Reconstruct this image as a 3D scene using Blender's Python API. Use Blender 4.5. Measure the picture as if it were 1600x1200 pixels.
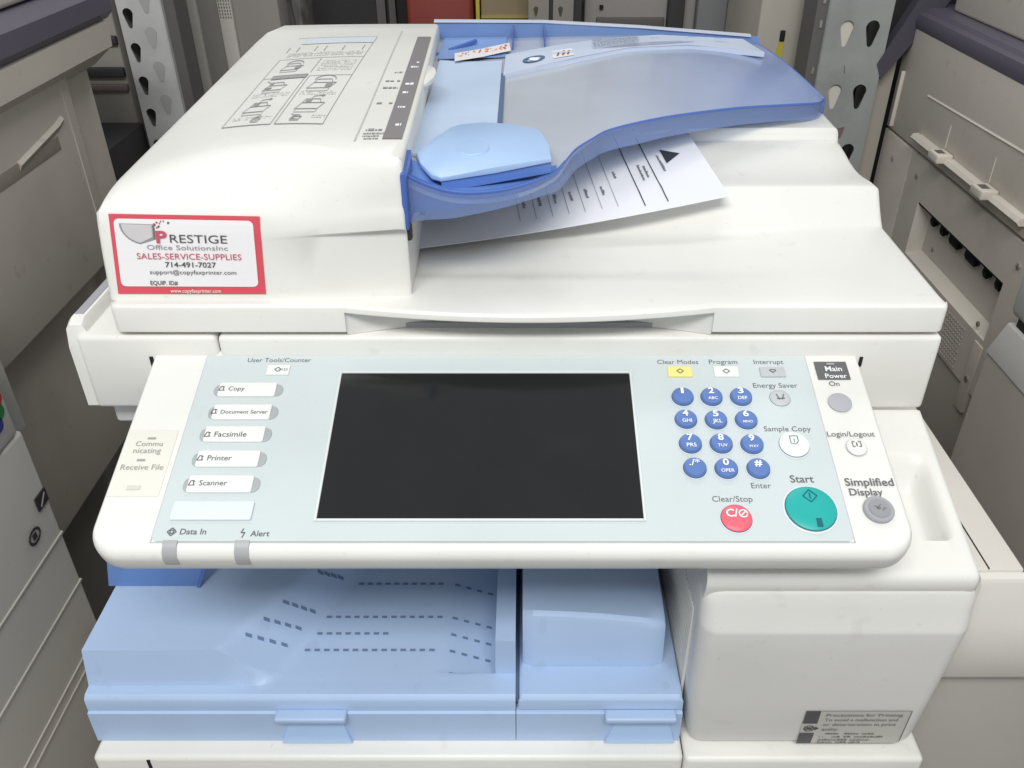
import bpy, bmesh, math, random
from mathutils import Vector, Matrix
random.seed(7)
S = bpy.context.scene
for o in list(bpy.data.objects): bpy.data.objects.remove(o)
C = S.collection

# ------------------------------------------------------------ camera, world, lamps, exposure
cd = bpy.data.cameras.new('camera'); cam = bpy.data.objects.new('camera', cd); C.objects.link(cam)
cam.location = (0, 0, 1.25); cam.rotation_euler = (math.radians(90 - 33.2), 0, 0)
cd.sensor_width = 36; cd.lens = 36 * 1342 / 1600; cd.shift_x = -0.0125; cd.clip_start = .01; cd.clip_end = 60
S.camera = cam
W = bpy.data.worlds.new('World'); S.world = W; W.use_nodes = True
W.node_tree.nodes['Background'].inputs['Color'].default_value = (.93, .97, 1, 1)
W.node_tree.nodes['Background'].inputs['Strength'].default_value = .56
def area(name, loc, target, sx, sy, power, col):
    l = bpy.data.lights.new(name, 'AREA'); l.shape = 'RECTANGLE'; l.size = sx; l.size_y = sy; l.energy = power; l.color = col
    o = bpy.data.objects.new(name, l); C.objects.link(o); o.location = loc
    o.rotation_euler = (Vector(target) - Vector(loc)).to_track_quat('-Z', 'Y').to_euler()
    return o
area('ceiling_lamp', (-.1, -.75, 2.6), (0, .5, .9), 1.5, .5, 37, (1, 1, .975))
area('ceiling_lamp_rear', (.1, 2.1, 3.0), (0, .9, .9), 1.6, .4, 12, (1, .99, .96))
S.view_settings.view_transform = 'Standard'; S.view_settings.look = 'None'
S.view_settings.exposure = -.02; S.view_settings.gamma = 1

# ------------------------------------------------------------ materials
MATS = {}
def mat(name, col, rough=.45, spec=.4, var=.04, vscale=9, bump=.02, bscale=700, trans=0, metal=0, coat=0, tint=None, grime=0):
    if name in MATS: return MATS[name]
    m = bpy.data.materials.new(name); m.use_nodes = True; nt = m.node_tree; N = nt.nodes; L = nt.links
    p = N['Principled BSDF']; p.inputs['Roughness'].default_value = rough; p.inputs['Specular IOR Level'].default_value = spec
    p.inputs['Metallic'].default_value = metal; p.inputs['Coat Weight'].default_value = coat
    tc = N.new('ShaderNodeTexCoord')
    if var:
        n = N.new('ShaderNodeTexNoise'); n.inputs['Scale'].default_value = vscale; n.inputs['Detail'].default_value = 6
        L.new(tc.outputs['Object'], n.inputs['Vector'])
        r = N.new('ShaderNodeMapRange'); r.inputs['From Min'].default_value = .3; r.inputs['From Max'].default_value = .7
        r.inputs['To Min'].default_value = 1 - var * 1.6; r.inputs['To Max'].default_value = 1 + var * .6
        L.new(n.outputs['Fac'], r.inputs['Value'])
        x = N.new('ShaderNodeMix'); x.data_type = 'RGBA'; x.blend_type = 'MULTIPLY'; x.inputs['Factor'].default_value = 1
        x.inputs['A'].default_value = (*col, 1); L.new(r.outputs['Result'], x.inputs['B']); last = x.outputs['Result']
        if grime:
            for sc, lo, hi, amt in ((55, .66, .74, grime), (7, .60, .72, grime * .8), (240, .70, .74, grime * 1.5)):
                g = N.new('ShaderNodeTexNoise'); g.inputs['Scale'].default_value = sc; g.inputs['Detail'].default_value = 3; L.new(tc.outputs['Object'], g.inputs['Vector'])
                q = N.new('ShaderNodeMapRange'); q.inputs['From Min'].default_value = lo; q.inputs['From Max'].default_value = hi; q.inputs['To Min'].default_value = 0; q.inputs['To Max'].default_value = amt; L.new(g.outputs['Fac'], q.inputs['Value'])
                y = N.new('ShaderNodeMix'); y.data_type = 'RGBA'; L.new(q.outputs['Result'], y.inputs['Factor']); L.new(last, y.inputs['A']); y.inputs['B'].default_value = (col[0] * .45, col[1] * .42, col[2] * .36, 1); last = y.outputs['Result']
        L.new(last, p.inputs['Base Color'])
    else: p.inputs['Base Color'].default_value = (*col, 1)
    if bump:
        b = N.new('ShaderNodeTexNoise'); b.inputs['Scale'].default_value = bscale; b.inputs['Detail'].default_value = 2
        L.new(tc.outputs['Object'], b.inputs['Vector'])
        k = N.new('ShaderNodeBump'); k.inputs['Strength'].default_value = bump * 4; k.inputs['Distance'].default_value = .0006
        L.new(b.outputs['Fac'], k.inputs['Height']); L.new(k.outputs['Normal'], p.inputs['Normal'])
    if trans:
        t = N.new('ShaderNodeBsdfTransparent'); t.inputs['Color'].default_value = (*(tint or (.5 + col[0] * .4, .6 + col[1] * .4, .95)), 1)
        mx = N.new('ShaderNodeMixShader'); mx.inputs['Fac'].default_value = trans
        L.new(p.outputs['BSDF'], mx.inputs[1]); L.new(t.outputs['BSDF'], mx.inputs[2]); L.new(mx.outputs['Shader'], N['Material Output'].inputs['Surface'])
    MATS[name] = m; return m
white = mat('warm_white_plastic', (.785, .775, .735), .36, grime=.12)
white2 = mat('panel_white_plastic', (.80, .79, .755), .34, grime=.08)
greyw = mat('cool_grey_white_plastic', (.74, .73, .70), .5, grime=.10)
overlay_m = mat('pale_blue_film', (.585, .64, .65), .32, .4, .03, grime=.05)
black_m = mat('screen_black', (.006, .007, .007), .12, .6, .2, 18, bump=0, grime=.0)
dark_m = mat('dark_gap', (.02, .02, .022), .8, .2, .0, bump=0)
grey_m = mat('mid_grey_plastic', (.36, .36, .38), .45)
lgrey_m = mat('light_grey_plastic', (.50, .52, .53), .45)
ink_m = mat('grey_ink', (.14, .14, .145), .6, .2, .0, bump=0)
softink_m = mat('pale_ink', (.34, .34, .33), .6, .2, .0, bump=0)
whiteink_m = mat('white_ink', (.86, .88, .9), .5, .2, .0, bump=0)
keyblue_m = mat('blue_key_rubber', (.115, .20, .47), .36, .35, .03)
teal_m = mat('teal_key', (.02, .40, .37), .4, .35, .03)
dteal_m = mat('dark_teal_ink', (.02, .13, .17), .5, .2, .0, bump=0)
red_m = mat('red_key', (.75, .14, .185), .36, .35, .03)
yellow_m = mat('yellow_key', (.85, .76, .27), .4, .35, .03)
keywhite_m = mat('white_key', (.82, .83, .80), .4)
cream_m = mat('cream_label', (.74, .73, .66), .5, .3, .02)
blue_m = mat('pale_blue_plastic', (.42, .55, .77), .42, .38, .04, grime=.10)
bluelt_m = mat('light_blue_guide', (.42, .585, .85), .28, .45, .03, grime=.08)
clear_m = mat('clear_blue_plastic', (.12, .25, .58), .15, .55, .03, trans=.45, bump=0)
clearlt_m = mat('frosted_blue_plastic', (.53, .59, .72), .14, .55, .06, trans=.2, bump=.0, tint=(.70, .80, .98))
edgeblue_m = mat('blue_edge', (.10, .19, .56), .25, .5, .02, trans=.2, bump=0)
slot_m = mat('slate_slot', (.10, .15, .25), .7, .2, .0, bump=0)
stick_red = mat('sticker_red', (.66, .085, .115), .35, .4, .03)
stick_w = mat('sticker_white', (.83, .81, .82), .35, .4, .02)
paper_m = mat('paper_white', (.80, .81, .86), .8, .15, .015)
beige_m = mat('beige_machine', (.58, .535, .475), .55, .3, .05, 5, grime=.2)
beige2_m = mat('beige_machine_pale', (.66, .61, .54), .55, .3, .05, 5, grime=.2)
cream2_m = mat('cream_machine', (.60, .565, .515), .55, .3, .05, 5, grime=.2)
navy_m = mat('dark_violet_band', (.11, .10, .135), .4, .4, .05)
galv_m = mat('galvanised_steel', (.36, .375, .37), .5, .4, .10, 22, metal=.15)
cart_m = mat('brown_carton', (.30, .24, .15), .8, .2, .08, 6)
redbox_m = mat('red_case', (.25, .042, .03), .45, .4, .06)
strap_m = mat('yellow_strap', (.55, .47, .06), .6, .3, .05)
shade_m = mat('dark_cabinet', (.045, .042, .045), .6, .3, .05)
steel_m = mat('screw_steel', (.55, .53, .5), .3, .5, .0, bump=0, metal=.8)
floor_m = mat('grey_concrete', (.10, .095, .09), .8, .3, .2, 6, .1, 60)
wall_m = mat('dim_wall', (.15, .14, .13), .8, .2, .08, 3)

# ------------------------------------------------------------ mesh helpers
def obj(name, bm, m, parent=None, off=None, smooth=38):
    me = bpy.data.meshes.new(name)
    bmesh.ops.recalc_face_normals(bm, faces=bm.faces)
    bm.to_mesh(me); bm.free()
    for k in (m if isinstance(m, (list, tuple)) else [m]): me.materials.append(k)
    if smooth:
        for p in me.polygons: p.use_smooth = True
        me.set_sharp_from_angle(angle=math.radians(smooth))
    o = bpy.data.objects.new(name, me); C.objects.link(o)
    if parent: o.parent = parent
    if off: o.location = off
    return o
def BM(): return bmesh.new()
def box(bm, x0, x1, y0, y1, z0, z1, bev=0, seg=3, mi=0):
    vs = [bm.verts.new((x, y, z)) for x in (x0, x1) for y in (y0, y1) for z in (z0, z1)]
    F = [bm.faces.new([vs[i] for i in f]) for f in ((0, 1, 3, 2), (4, 6, 7, 5), (0, 4, 5, 1), (2, 3, 7, 6), (0, 2, 6, 4), (1, 5, 7, 3))]
    for f in F: f.material_index = mi
    if bev:
        es = list({e for f in F for e in f.edges})
        r = bmesh.ops.bevel(bm, geom=es, offset=bev, segments=seg, profile=.5, affect='EDGES')
        for f in r['faces']: f.material_index = mi
    return bm
def loft(bm, rings, closed=True, caps=True, mi=0):
    R = [[bm.verts.new(p) for p in r] for r in rings]; n = len(R[0])
    for a, b in zip(R, R[1:]):
        for i in range(n if closed else n - 1):
            j = (i + 1) % n
            f = bm.faces.new((a[i], a[j], b[j], b[i])); f.material_index = mi
    if caps:
        for r in (R[0], R[-1]):
            try: f = bm.faces.new(r); f.material_index = mi
            except ValueError: pass
    return R
def prism(bm, pts, d, mi=0, bev=0, seg=2):
    """closed outline of 3-D points swept by vector d, optional bevel"""
    d = Vector(d); a = [bm.verts.new(p) for p in pts]; b = [bm.verts.new(Vector(p) + d) for p in pts]; n = len(a)
    F = [bm.faces.new(a), bm.faces.new(b[::-1])] + [bm.faces.new((a[i], b[i], b[(i + 1) % n], a[(i + 1) % n])) for i in range(n)]
    for f in F: f.material_index = mi
    if bev:
        es = list({e for f in F[:2] for e in f.edges})
        r = bmesh.ops.bevel(bm, geom=es, offset=bev, segments=seg, profile=.5, affect='EDGES')
        for f in r['faces']: f.material_index = mi
def rrect(x0, x1, y0, y1, r, n=5, corners=(1, 1, 1, 1)):
    """ccw outline from lower left corner; corners = ll, lr, ur, ul"""
    out = []
    for k, (cx, cy, a, sx, sy) in enumerate(((x0 + r, y0 + r, 180, x0, y0), (x1 - r, y0 + r, 270, x1, y0), (x1 - r, y1 - r, 0, x1, y1), (x0 + r, y1 - r, 90, x0, y1))):
        for i in range(n + 1):
            if corners[k]:
                t = math.radians(a + 90 * i / n); out.append((cx + r * math.cos(t), cy + r * math.sin(t)))
            else: out.append((sx, sy))
    return out
def disc(bm, cx, cy, r, z0, z1, n=28, mi=0, dome=.0006, rim=.12, ry=None):
    ry = ry or r
    rings = []
    for k, z in ((1, z0), (1, z1 - (z1 - z0) * .3), (1 - rim * .5, z1), (.6, z1 + dome * .7), (.25, z1 + dome)):
        rings.append([(cx + r * k * math.cos(2 * math.pi * i / n), cy + ry * k * math.sin(2 * math.pi * i / n), z) for i in range(n)])
    loft(bm, rings, mi=mi)
TXT = {}
def glyphs(s, bold=0):
    k = (s, bold)
    if k not in TXT:
        cu = bpy.data.curves.new('t', 'FONT'); cu.body = s; cu.size = 1; cu.resolution_u = 3; cu.offset = bold
        ob = bpy.data.objects.new('t', cu); C.objects.link(ob)
        me = bpy.data.meshes.new_from_object(ob)
        vs = [tuple(v.co) for v in me.vertices]; fs = [tuple(p.vertices) for p in me.polygons]
        bpy.data.objects.remove(ob); bpy.data.curves.remove(cu); bpy.data.meshes.remove(me)
        TXT[k] = (vs, fs)
    return TXT[k]
def text(bm, s, x0, x1, y, fn, mi=0, bold=0, h=None):
    """lettering s fitted between x0 and x1 on base line y; fn maps (x, y) to a point"""
    vs, fs = glyphs(s, bold)
    a = min(v[0] for v in vs); b = max(v[0] for v in vs); k = (x1 - x0) / (b - a)
    ky = k if h is None else h / .72
    V = [bm.verts.new(fn(x0 + (v[0] - a) * k, y + v[1] * ky)) for v in vs]
    for f in fs:
        try: g = bm.faces.new([V[i] for i in f]); g.material_index = mi
        except ValueError: pass
def quad(bm, pts, fn, mi=0):
    f = bm.faces.new([bm.verts.new(fn(*p)) for p in pts]); f.material_index = mi
def rect(bm, x0, x1, y0, y1, fn, mi=0, nx=1, ny=1):
    for i in range(nx):
        for j in range(ny):
            a = x0 + (x1 - x0) * i / nx; b = x0 + (x1 - x0) * (i + 1) / nx; c = y0 + (y1 - y0) * j / ny; d = y0 + (y1 - y0) * (j + 1) / ny
            quad(bm, ((a, c), (b, c), (b, d), (a, d)), fn, mi)
def line(bm, a, b, w, fn, mi=0, n=1):
    ax, ay = a; bx, by = b; L = math.hypot(bx - ax, by - ay) or 1; nx, ny = -(by - ay) / L * w / 2, (bx - ax) / L * w / 2
    for i in range(n):
        s, t = i / n, (i + 1) / n
        p = (ax + (bx - ax) * s, ay + (by - ay) * s); q = (ax + (bx - ax) * t, ay + (by - ay) * t)
        quad(bm, ((p[0] - nx, p[1] - ny), (q[0] - nx, q[1] - ny), (q[0] + nx, q[1] + ny), (p[0] + nx, p[1] + ny)), fn, mi)
def ss(a, b, x):
    t = max(0, min(1, (x - a) / (b - a))); return t * t * (3 - 2 * t)
def lerp_tab(tab, x):
    if x <= tab[0][0]: return tab[0][1]
    for (a, b), (c, d) in zip(tab, tab[1:]):
        if x <= c: return b + (d - b) * (x - a) / (c - a)
    return tab[-1][1]
def thing(name, label, cat, loc=(0, 0, 0), group=None):
    o = bpy.data.objects.new(name, None); C.objects.link(o); o.location = loc; o.empty_display_size = .1
    o['label'] = label; o['category'] = cat
    if group: o['group'] = group
    return o
def tag(o, label, cat, group=None):
    o['label'] = label; o['category'] = cat
    if group: o['group'] = group
    return o

# ------------------------------------------------------------ setting
def sheet(name, pts, m):
    bm = BM(); bm.faces.new([bm.verts.new(p) for p in pts]); o = obj(name, bm, m, smooth=0); o['kind'] = 'structure'; return o
sheet('floor', [(-4, -3, 0), (4, -3, 0), (4, 5, 0), (-4, 5, 0)], floor_m)
bm = BM(); box(bm, -4, 4, 3.2, 3.3, 0, 3.2); o = obj('wall', bm, wall_m); o['kind'] = 'structure'

# ============================================================ THE COPIER
ROOT = (0, .65, 0); OFF = (0, -.65, 0)
cop = thing('office_copier', 'large off-white multifunction office copier with blue document tray and tilted control panel', 'copier', ROOT)

nt = black_m.node_tree; ns_ = nt.nodes.new('ShaderNodeTexNoise'); ns_.inputs['Scale'].default_value = 26; ns_.inputs['Detail'].default_value = 5        # finger smears on the glass
tcs = nt.nodes.new('ShaderNodeTexCoord'); mps = nt.nodes.new('ShaderNodeMapping'); mps.inputs['Scale'].default_value = (.35, 1, 1); nt.links.new(tcs.outputs['Object'], mps.inputs['Vector']); nt.links.new(mps.outputs['Vector'], ns_.inputs['Vector'])
mrs = nt.nodes.new('ShaderNodeMapRange'); mrs.inputs['From Min'].default_value = .35; mrs.inputs['From Max'].default_value = .7; mrs.inputs['To Min'].default_value = .06; mrs.inputs['To Max'].default_value = .22
nt.links.new(ns_.outputs['Fac'], mrs.inputs['Value']); nt.links.new(mrs.outputs['Result'], nt.nodes['Principled BSDF'].inputs['Roughness'])
# ------------ document feeder cover
def xl(y): return -.2755 + .0175 * max(0, (y - .52) / .42) + .020 * max(0, (y - .89) / .05) ** 2
def xr(y): return -.0752 - .0125 * max(0, (y - .51) / .42) ** 1.4
def zlft(y): return 1.047 + .031 * max(0, min(1, (y - .52) / .42))
def adf_top(x, y):
    s = (x - xl(y)) / (xr(y) - xl(y))
    zr = 1.0785 + .003 * math.sin(math.pi * max(0, min(1, (y - .52) / .42)))
    return zr - (zr - zlft(y)) * max(0, 1 - s) ** 2.6
def crease(s): return .562 - .006 * s - .040 * ss(.5, 1, s)
def adf_ring(s, e):
    yc = crease(s); P = []
    zc = adf_top(xl(yc) + (xr(yc) - xl(yc)) * s, yc)
    step = .0045 * ss(.5, 1, s)                                   # lower right of the face is set back
    zs = 1.018 + .018 * s
    zb = 1.041 + .009 * ss(.6, 1, s)
    yb = .5165 - .009 * s
    fy = lambda z: .5045 + (yb - .002 - .5045) * (z - .986) / (zb - .007 - .986)
    pr = [(fy(.986) + step, .986), (fy(1.0) + step, 1.0), (fy(zs - .0022) + step, zs - .0022), (fy(zs - .0008) + .3 * step, zs - .0008), (fy(zs), zs), (yb - .002, zb - .007), (yb - .0006, zb - .002), (yb + .0008, zb + .0015),
          (yb + (yc - yb) * .12, zb + (zc - zb) * .25), (yb + (yc - yb) * .3, zb + (zc - zb) * .52), (yb + (yc - yb) * .52, zb + (zc - zb) * .77), (yb + (yc - yb) * .76, zb + (zc - zb) * .925), (yb + (yc - yb) * .93, zb + (zc - zb) * .985)]
    for y, z in pr: P.append((y + e, z - (e if z > 1.03 else 0)))
    for k in range(15):
        y = yc + (.928 - yc) * k / 14
        P.append((y, adf_top(xl(y) + (xr(y) - xl(y)) * s, y) - e))
    zt = P[-1][1]
    P += [(.936, zt - .003), (.94, zt - .009), (.941, zt - .02), (.941, .986)]
    return [(xl(y) + (xr(y) - xl(y)) * s, y, z) for y, z in P]
bm = BM(); rings = []
for s, e in [(0, .006), (.004, .0032), (.011, .0012), (.022, 0)] + [(.05 + .9 * i / 17, 0) for i in range(18)] + [(.975, 0), (.99, .0004), (.997, .0012), (1, .0022)]:
    rings.append(adf_ring(s, e))
loft(bm, rings)
adf = obj('feeder_cover', bm, white, cop, OFF, 30)
def on_top(x, y): return (x, y, adf_top(x, y) + .0005)
# lift tab at the mouth
bm = BM(); pts = []
for i in range(13):
    a = math.pi * i / 12 - math.pi / 2; pts.append((xr(.72) - .003 + .0105 * math.cos(a), .72 + .032 * math.sin(a), 1.0755))
prism(bm, pts, (0, 0, .0035), bev=.001); obj('lift_tab', bm, white2, adf)
# instruction label: frames, little drawings, lines of illegible print
bm = BM()
def lab(u, v):                                                     # label space: u across 0..1, v from front 0 to back 1
    y = .5835 + .277 * v + .020 * (1 - u) * (1 - .7 * v); return on_top(-.2130 + .0760 * u + (-.0025) * v, y)
LW = .0045
for (a, b) in (((0, 0), (0, .69)), ((1, 0), (1, 1)), ((.49, 0), (.49, .46)), ((.53, 0), (.53, .46)), ((0, 0), (.49, 0)), ((.53, 0), (1, 0)), ((.51, .5), (.51, .68))):
    line(bm, a, b, LW * 1.3, lab, 0, 8)
for (a, b) in (((0, .46), (.49, .46)), ((.53, .46), (1, .46)), ((0, .69), (1, .69)), ((0, 1), (1, 1))): line(bm, a, b, .005, lab, 1, 6)
rect(bm, .1, .5, .44, .485, lab, 0, 4, 1)
for k, u in enumerate((.0, .12, .34, .46, .68, .92)): line(bm, (u, .79), (u, .86), .008, lab, 0, 2)
rect(bm, .1, 1.0, .90, .99, lab, 3, 6, 2)
def scribble(u0, u1, v0, v1, n, mi, fn, w=.005):
    for _ in range(n):
        u, v = random.uniform(u0, u1), random.uniform(v0, v1); a = random.uniform(0, 6.3); l = random.uniform(.02, .09)
        p = [(u, v)]
        for _ in range(3):
            a += random.uniform(-1, 1); p.append((p[-1][0] + l * .5 * math.cos(a), p[-1][1] + l * .35 * math.sin(a)))
        for q, r in zip(p, p[1:]): line(bm, q, r, w, fn, mi)
def icon(u, v, k, kind):
    w, h = .15 * k, .085 * k; L_ = lambda *p, wd=.006, mi=0: [line(bm, (u + a[0] * w, v + a[1] * h), (u + b[0] * w, v + b[1] * h), wd, lab, mi) for a, b in zip(p, p[1:])]
    L_((-1, -.6), (.7, -.6), (1, .1), (-.7, .1), (-1, -.6)); L_((-.7, .1), (-.6, .55), (.5, .55), (.7, .1)); L_((-.9, -.6), (-.9, -.95), (.7, -.95), (.7, -.6), mi=1)
    if kind == 0: L_((-.3, .2), (-.1, .9), (.7, 1.0)); L_((.5, .8), (.7, 1.0), (.45, 1.1)); rect(bm, u - .5 * w, u - .1 * w, v + .15 * h, v + .5 * h, lab, 0)
    if kind == 1: L_(*[(.8 * math.cos(t * .35), .5 + .6 * math.sin(t * .35)) for t in range(10)], wd=.008); rect(bm, u + .3 * w, u + .75 * w, v - .45 * h, v + .05 * h, lab, 0)
    if kind == 2: L_((-1.2, .9), (-.4, .3)); L_((-.7, .35), (-.4, .3), (-.5, .65)); rect(bm, u - .9 * w, u - .3 * w, v - .4 * h, v - .15 * h, lab, 0)
for u, v, k, q in ((.23, .365, .8, 2), (.22, .16, .85, 0), (.74, .37, .95, 1), (.76, .17, .9, 0), (.24, .59, .8, 1), (.70, .055, .35, 2), (.30, .05, .3, 0)): icon(u, v, k, q)
def fakeprint(u0, u1, v, fn, h, mi, step=.018, gap=.4):
    u = u0
    while u < u1:
        l = random.uniform(.4, 2.2) * step
        if random.random() > .15: rect(bm, u, min(u + l, u1), v, v + h * random.uniform(.6, 1), fn, mi)
        u += l + step * gap
for v in (.72, .735, .75, .765): fakeprint(.05, .95, v, lab, .006, 1)
for v in (.52, .54, .56, .58, .60, .62, .64): fakeprint(.56, .95, v, lab, .006, 1)
for v in (.255, .27, .285): fakeprint(.05, .45, v, lab, .005, 1); fakeprint(.57, .95, v, lab, .005, 1)
for v in (.05, .065): fakeprint(.05, .45, v, lab, .005, 1); fakeprint(.85, .98, v, lab, .005, 1)
obj('instruction_label', bm, [mat('label_grey_ink', (.30, .30, .29), .6, .2, .0, bump=0), mat('label_pale_ink', (.50, .50, .475), .6, .2, .0, bump=0), mat('label_film', (.76, .75, .70), .4, .4, .01), mat('label_blue_ink', (.60, .65, .71), .6, .2, .0, bump=0)], adf, smooth=0)
# paper-size strip beside the mouth
bm = BM()
def strip(u, v):
    y = .5450 + .335 * v; return on_top(xr(y) - .0025 - .0310 * (1 - u), y)
rect(bm, .56, .97, .01, .93, strip, 0, 2, 14)
line(bm, (0, 0), (0, 1.02), .035, strip, 1, 10)
for v in (.09, .21, .32, .39, .55, .6): fakeprint(.66, .86, v, strip, .018, 2, .05)
for v in (.06, .24, .36, .42, .5): fakeprint(.14, .5, v, strip, .014, 3, .06)
for v in (0.01, .025, .04): fakeprint(.12, .56, v, strip, .009, 3, .03)
obj('size_strip', bm, [mat('strip_grey', (.23, .215, .22), .5, .3, .03), MATS['label_pale_ink'], whiteink_m, MATS['label_grey_ink']], adf, smooth=0)
# dealer sticker on the sloping face
def face_y(x, z):
    s = (x - xl(.51)) / (xr(.51) - xl(.51)); st = .0045 * ss(.5, 1, s); zs = 1.018 + .018 * s; zb = 1.041 + .009 * ss(.6, 1, s); yb = .5165 - .009 * s
    fy = lambda z: .5045 + (yb - .002 - .5045) * (z - .986) / (zb - .007 - .986)
    return lerp_tab([(.986, fy(.986) + st), (zs - .0022, fy(zs - .0022) + st), (zs, fy(zs)), (zb - .007, yb - .002), (zb, yb - .0003)], z)
def stk(d):
    return lambda u, v: (-.2672 + .0972 * u + .0028 * v, face_y(-.2672 + .0972 * u, .9905 + .0515 * v) - d, .9905 + .0515 * v)
bm = BM()
rect(bm, 0, 1, 0, 1, stk(.0006), 0, 6, 10)
o1 = [(u, v) for u, v in rrect(.035, .955, .1, .945, .06, 4)]
# white field as a fan of strips following the face
def rr_span(v):
    if v < .16: d = .06 - math.sqrt(max(0, .06 ** 2 - (.16 - v) ** 2))
    elif v > .885: d = .06 - math.sqrt(max(0, .06 ** 2 - (v - .885) ** 2))
    else: d = 0
    return .03 + d * .6, .955 - d * .6
vsx = [.1, .103, .11, .12, .135, .16, .3, .42, .5, .6, .7, .8, .885, .905, .92, .932, .94, .945]
for a, b in zip(vsx, vsx[1:]):
    (p, q), (r, t) = rr_span(a), rr_span(b)
    for k in range(6):
        f0, f1 = k / 6, (k + 1) / 6
        quad(bm, ((p + (q - p) * f0, a), (p + (q - p) * f1, a), (r + (t - r) * f1, b), (r + (t - r) * f0, b)), stk(.0009), 1)
T2 = stk(.0012); T3 = stk(.0015)
fan = [(.235 + .17 * math.cos(t), .89 + .26 * math.sin(t)) for t in [math.pi + (math.pi * .42) * i / 8 for i in range(9)]]
for a, b in zip(fan, fan[1:]): quad(bm, ((.30, .885), a, b, (.30, .70)), T2, 4)
fan = [(.235 + .155 * math.cos(t), .885 + .235 * math.sin(t)) for t in [math.pi + (math.pi * .42) * i / 8 for i in range(9)]]
for k, (a, b) in enumerate(zip(fan, fan[1:])): quad(bm, ((.29, .88), a, b, (.29, .735)), T3, 5)
for _ in range(16):
    u = random.uniform(.29, .40); v = .84 + (u - .29) * .7 + random.uniform(-.02, .05); rect(bm, u, u + .008, v, v + .02, T3, random.choice((3, 4, 2)))
text(bm, 'P', .305, .378, .665, stk(.0018), 2, .03, .15)
text(bm, 'RESTIGE', .395, .775, .665, T3, 3, .0, .105)
text(bm, 'Office SolutionsInc', .235, .775, .575, T3, 4, 0, .062)
text(bm, 'SALES-SERVICE-SUPPLIES', .16, .86, .455, T3, 2, 0, .078)
text(bm, '714-491-7027', .345, .685, .355, T3, 3, .012, .068)
text(bm, 'support@copyfaxprinter.com', .235, .815, .265, T3, 3, 0, .055)
text(bm, 'EQUIP. ID#', .23, .415, .125, T3, 3, .012, .055)
text(bm, 'www.copyfaxprinter.com', .36, .70, .025, T3, 1, 0, .05)
obj('dealer_sticker', bm, [stick_red, stick_w, mat('sticker_red_ink', (.52, .10, .15), .5, .2, .0, bump=0), mat('sticker_dark_ink', (.10, .10, .11), .5, .2, .0, bump=0), mat('sticker_grey_ink', (.30, .29, .30), .5, .2, .0, bump=0), mat('sticker_pale_ink', (.58, .56, .57), .5, .2, .0, bump=0)], adf, smooth=0)
# dark delivery mouth under the document tray
bm = BM(); box(bm, -.0775, -.0740, .60, .9, 1.006, 1.028, .001); obj('delivery_mouth', bm, dark_m, adf)
bm = BM(); box(bm, -.0775, -.0722, .5125, .5185, 1.024, 1.036, .002); obj('mouth_bracket', bm, shade_m, adf)

# ------------ scanner lid
XN0, XN1 = -.1184, .1243
def lid_riser(x): return .25 + .75 * ss(-.03, .14, x)
def lid_z(x, y):
    k = lid_riser(x); ed = ss(.10, .22, x)
    z = .9866 - .0028 * ss(.532, .552, y) * (1 - ed) + .0018 * ed * max(0, min(1, (y - .51) / .11))
    sh = .014 * (1 - ss(.12, .27, x))                           # riser is softer away from the right edge
    z += k * (.0265 - .0036 * ed) * max(0, min(1, (y - .622 + sh) / (.0245 + sh))) ** (1.25 + .5 * (1 - ed))
    z += k * (-.0035 * ss(.652, .69, y) + .0065 * ss(.70, .75, y))
    z += k * (.0095 * ss(.7535, .7595, y) + .010 * ss(.77, .94, y))
    return z
def lid_ring(x, notch, e):
    t = (x - (XN0 + XN1) / 2) / ((XN1 - XN0) / 2)
    yf = .4956 - (.0133 * (1 - t * t) if notch else 0) + e
    zb = .9805 if notch else .9662
    P = [(.56, zb), (yf + .001, zb), (yf, zb + .001), (yf, .9822), (yf + .0006, .9846), (yf + .0024, .9862), (yf + .005, .9866 - .6 * e)]
    ys = [.512, .53, .536, .542, .548, .556, .58, .594, .600, .606, .612, .617, .6205, .622, .6235, .625, .628, .632, .636, .640, .644, .6463, .6467, .652, .66, .67, .68, .69, .70, .715, .73, .745, .7535, .755, .7565, .758, .7595, .77, .80, .86, .93]
    P += [(y, lid_z(x, y) - .8 * e) for y in ys] + [(.938, lid_z(x, .94) - .003), (.94, lid_z(x, .94) - .009), (.94, .966)]
    return [(x, y, z) for y, z in P]
bm = BM(); rings = []
xs = [(-.2720, 0, .005), (-.2712, 0, .0025), (-.2695, 0, .0008), (-.267, 0, 0)] + [(-.267 + (XN0 + .267) * i / 5, 0, 0) for i in range(1, 6)]
xs += [(XN0 + .0002 + (XN1 - XN0 - .0004) * i / 26, 1, 0) for i in range(27)]
xs += [(XN1 + (.273 - XN1) * i / 9, 0, 0) for i in range(10)] + [(.2752, 0, .0008), (.2768, 0, .0022), (.2776, 0, .0042)]
loft(bm, [lid_ring(*a) for a in xs])
lid = obj('scanner_lid', bm, white, cop, OFF, 30)
bm = BM(); rings = []
for i in range(25):
    x = XN0 + (XN1 - XN0) * i / 24; t = -1 + i / 12; yw = .498 + .019 * (1 - t * t)
    rings.append([(x, yw, .9636), (x, yw, .9815), (x, yw + .02, .9815), (x, yw + .02, .9636)])
loft(bm, rings); obj('grip_recess', bm, greyw, lid)

# ------------ scanner housing
bm = BM(); box(bm, -.3005, -.2064, .4958, .95, .905, .9632, .0035)
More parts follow.
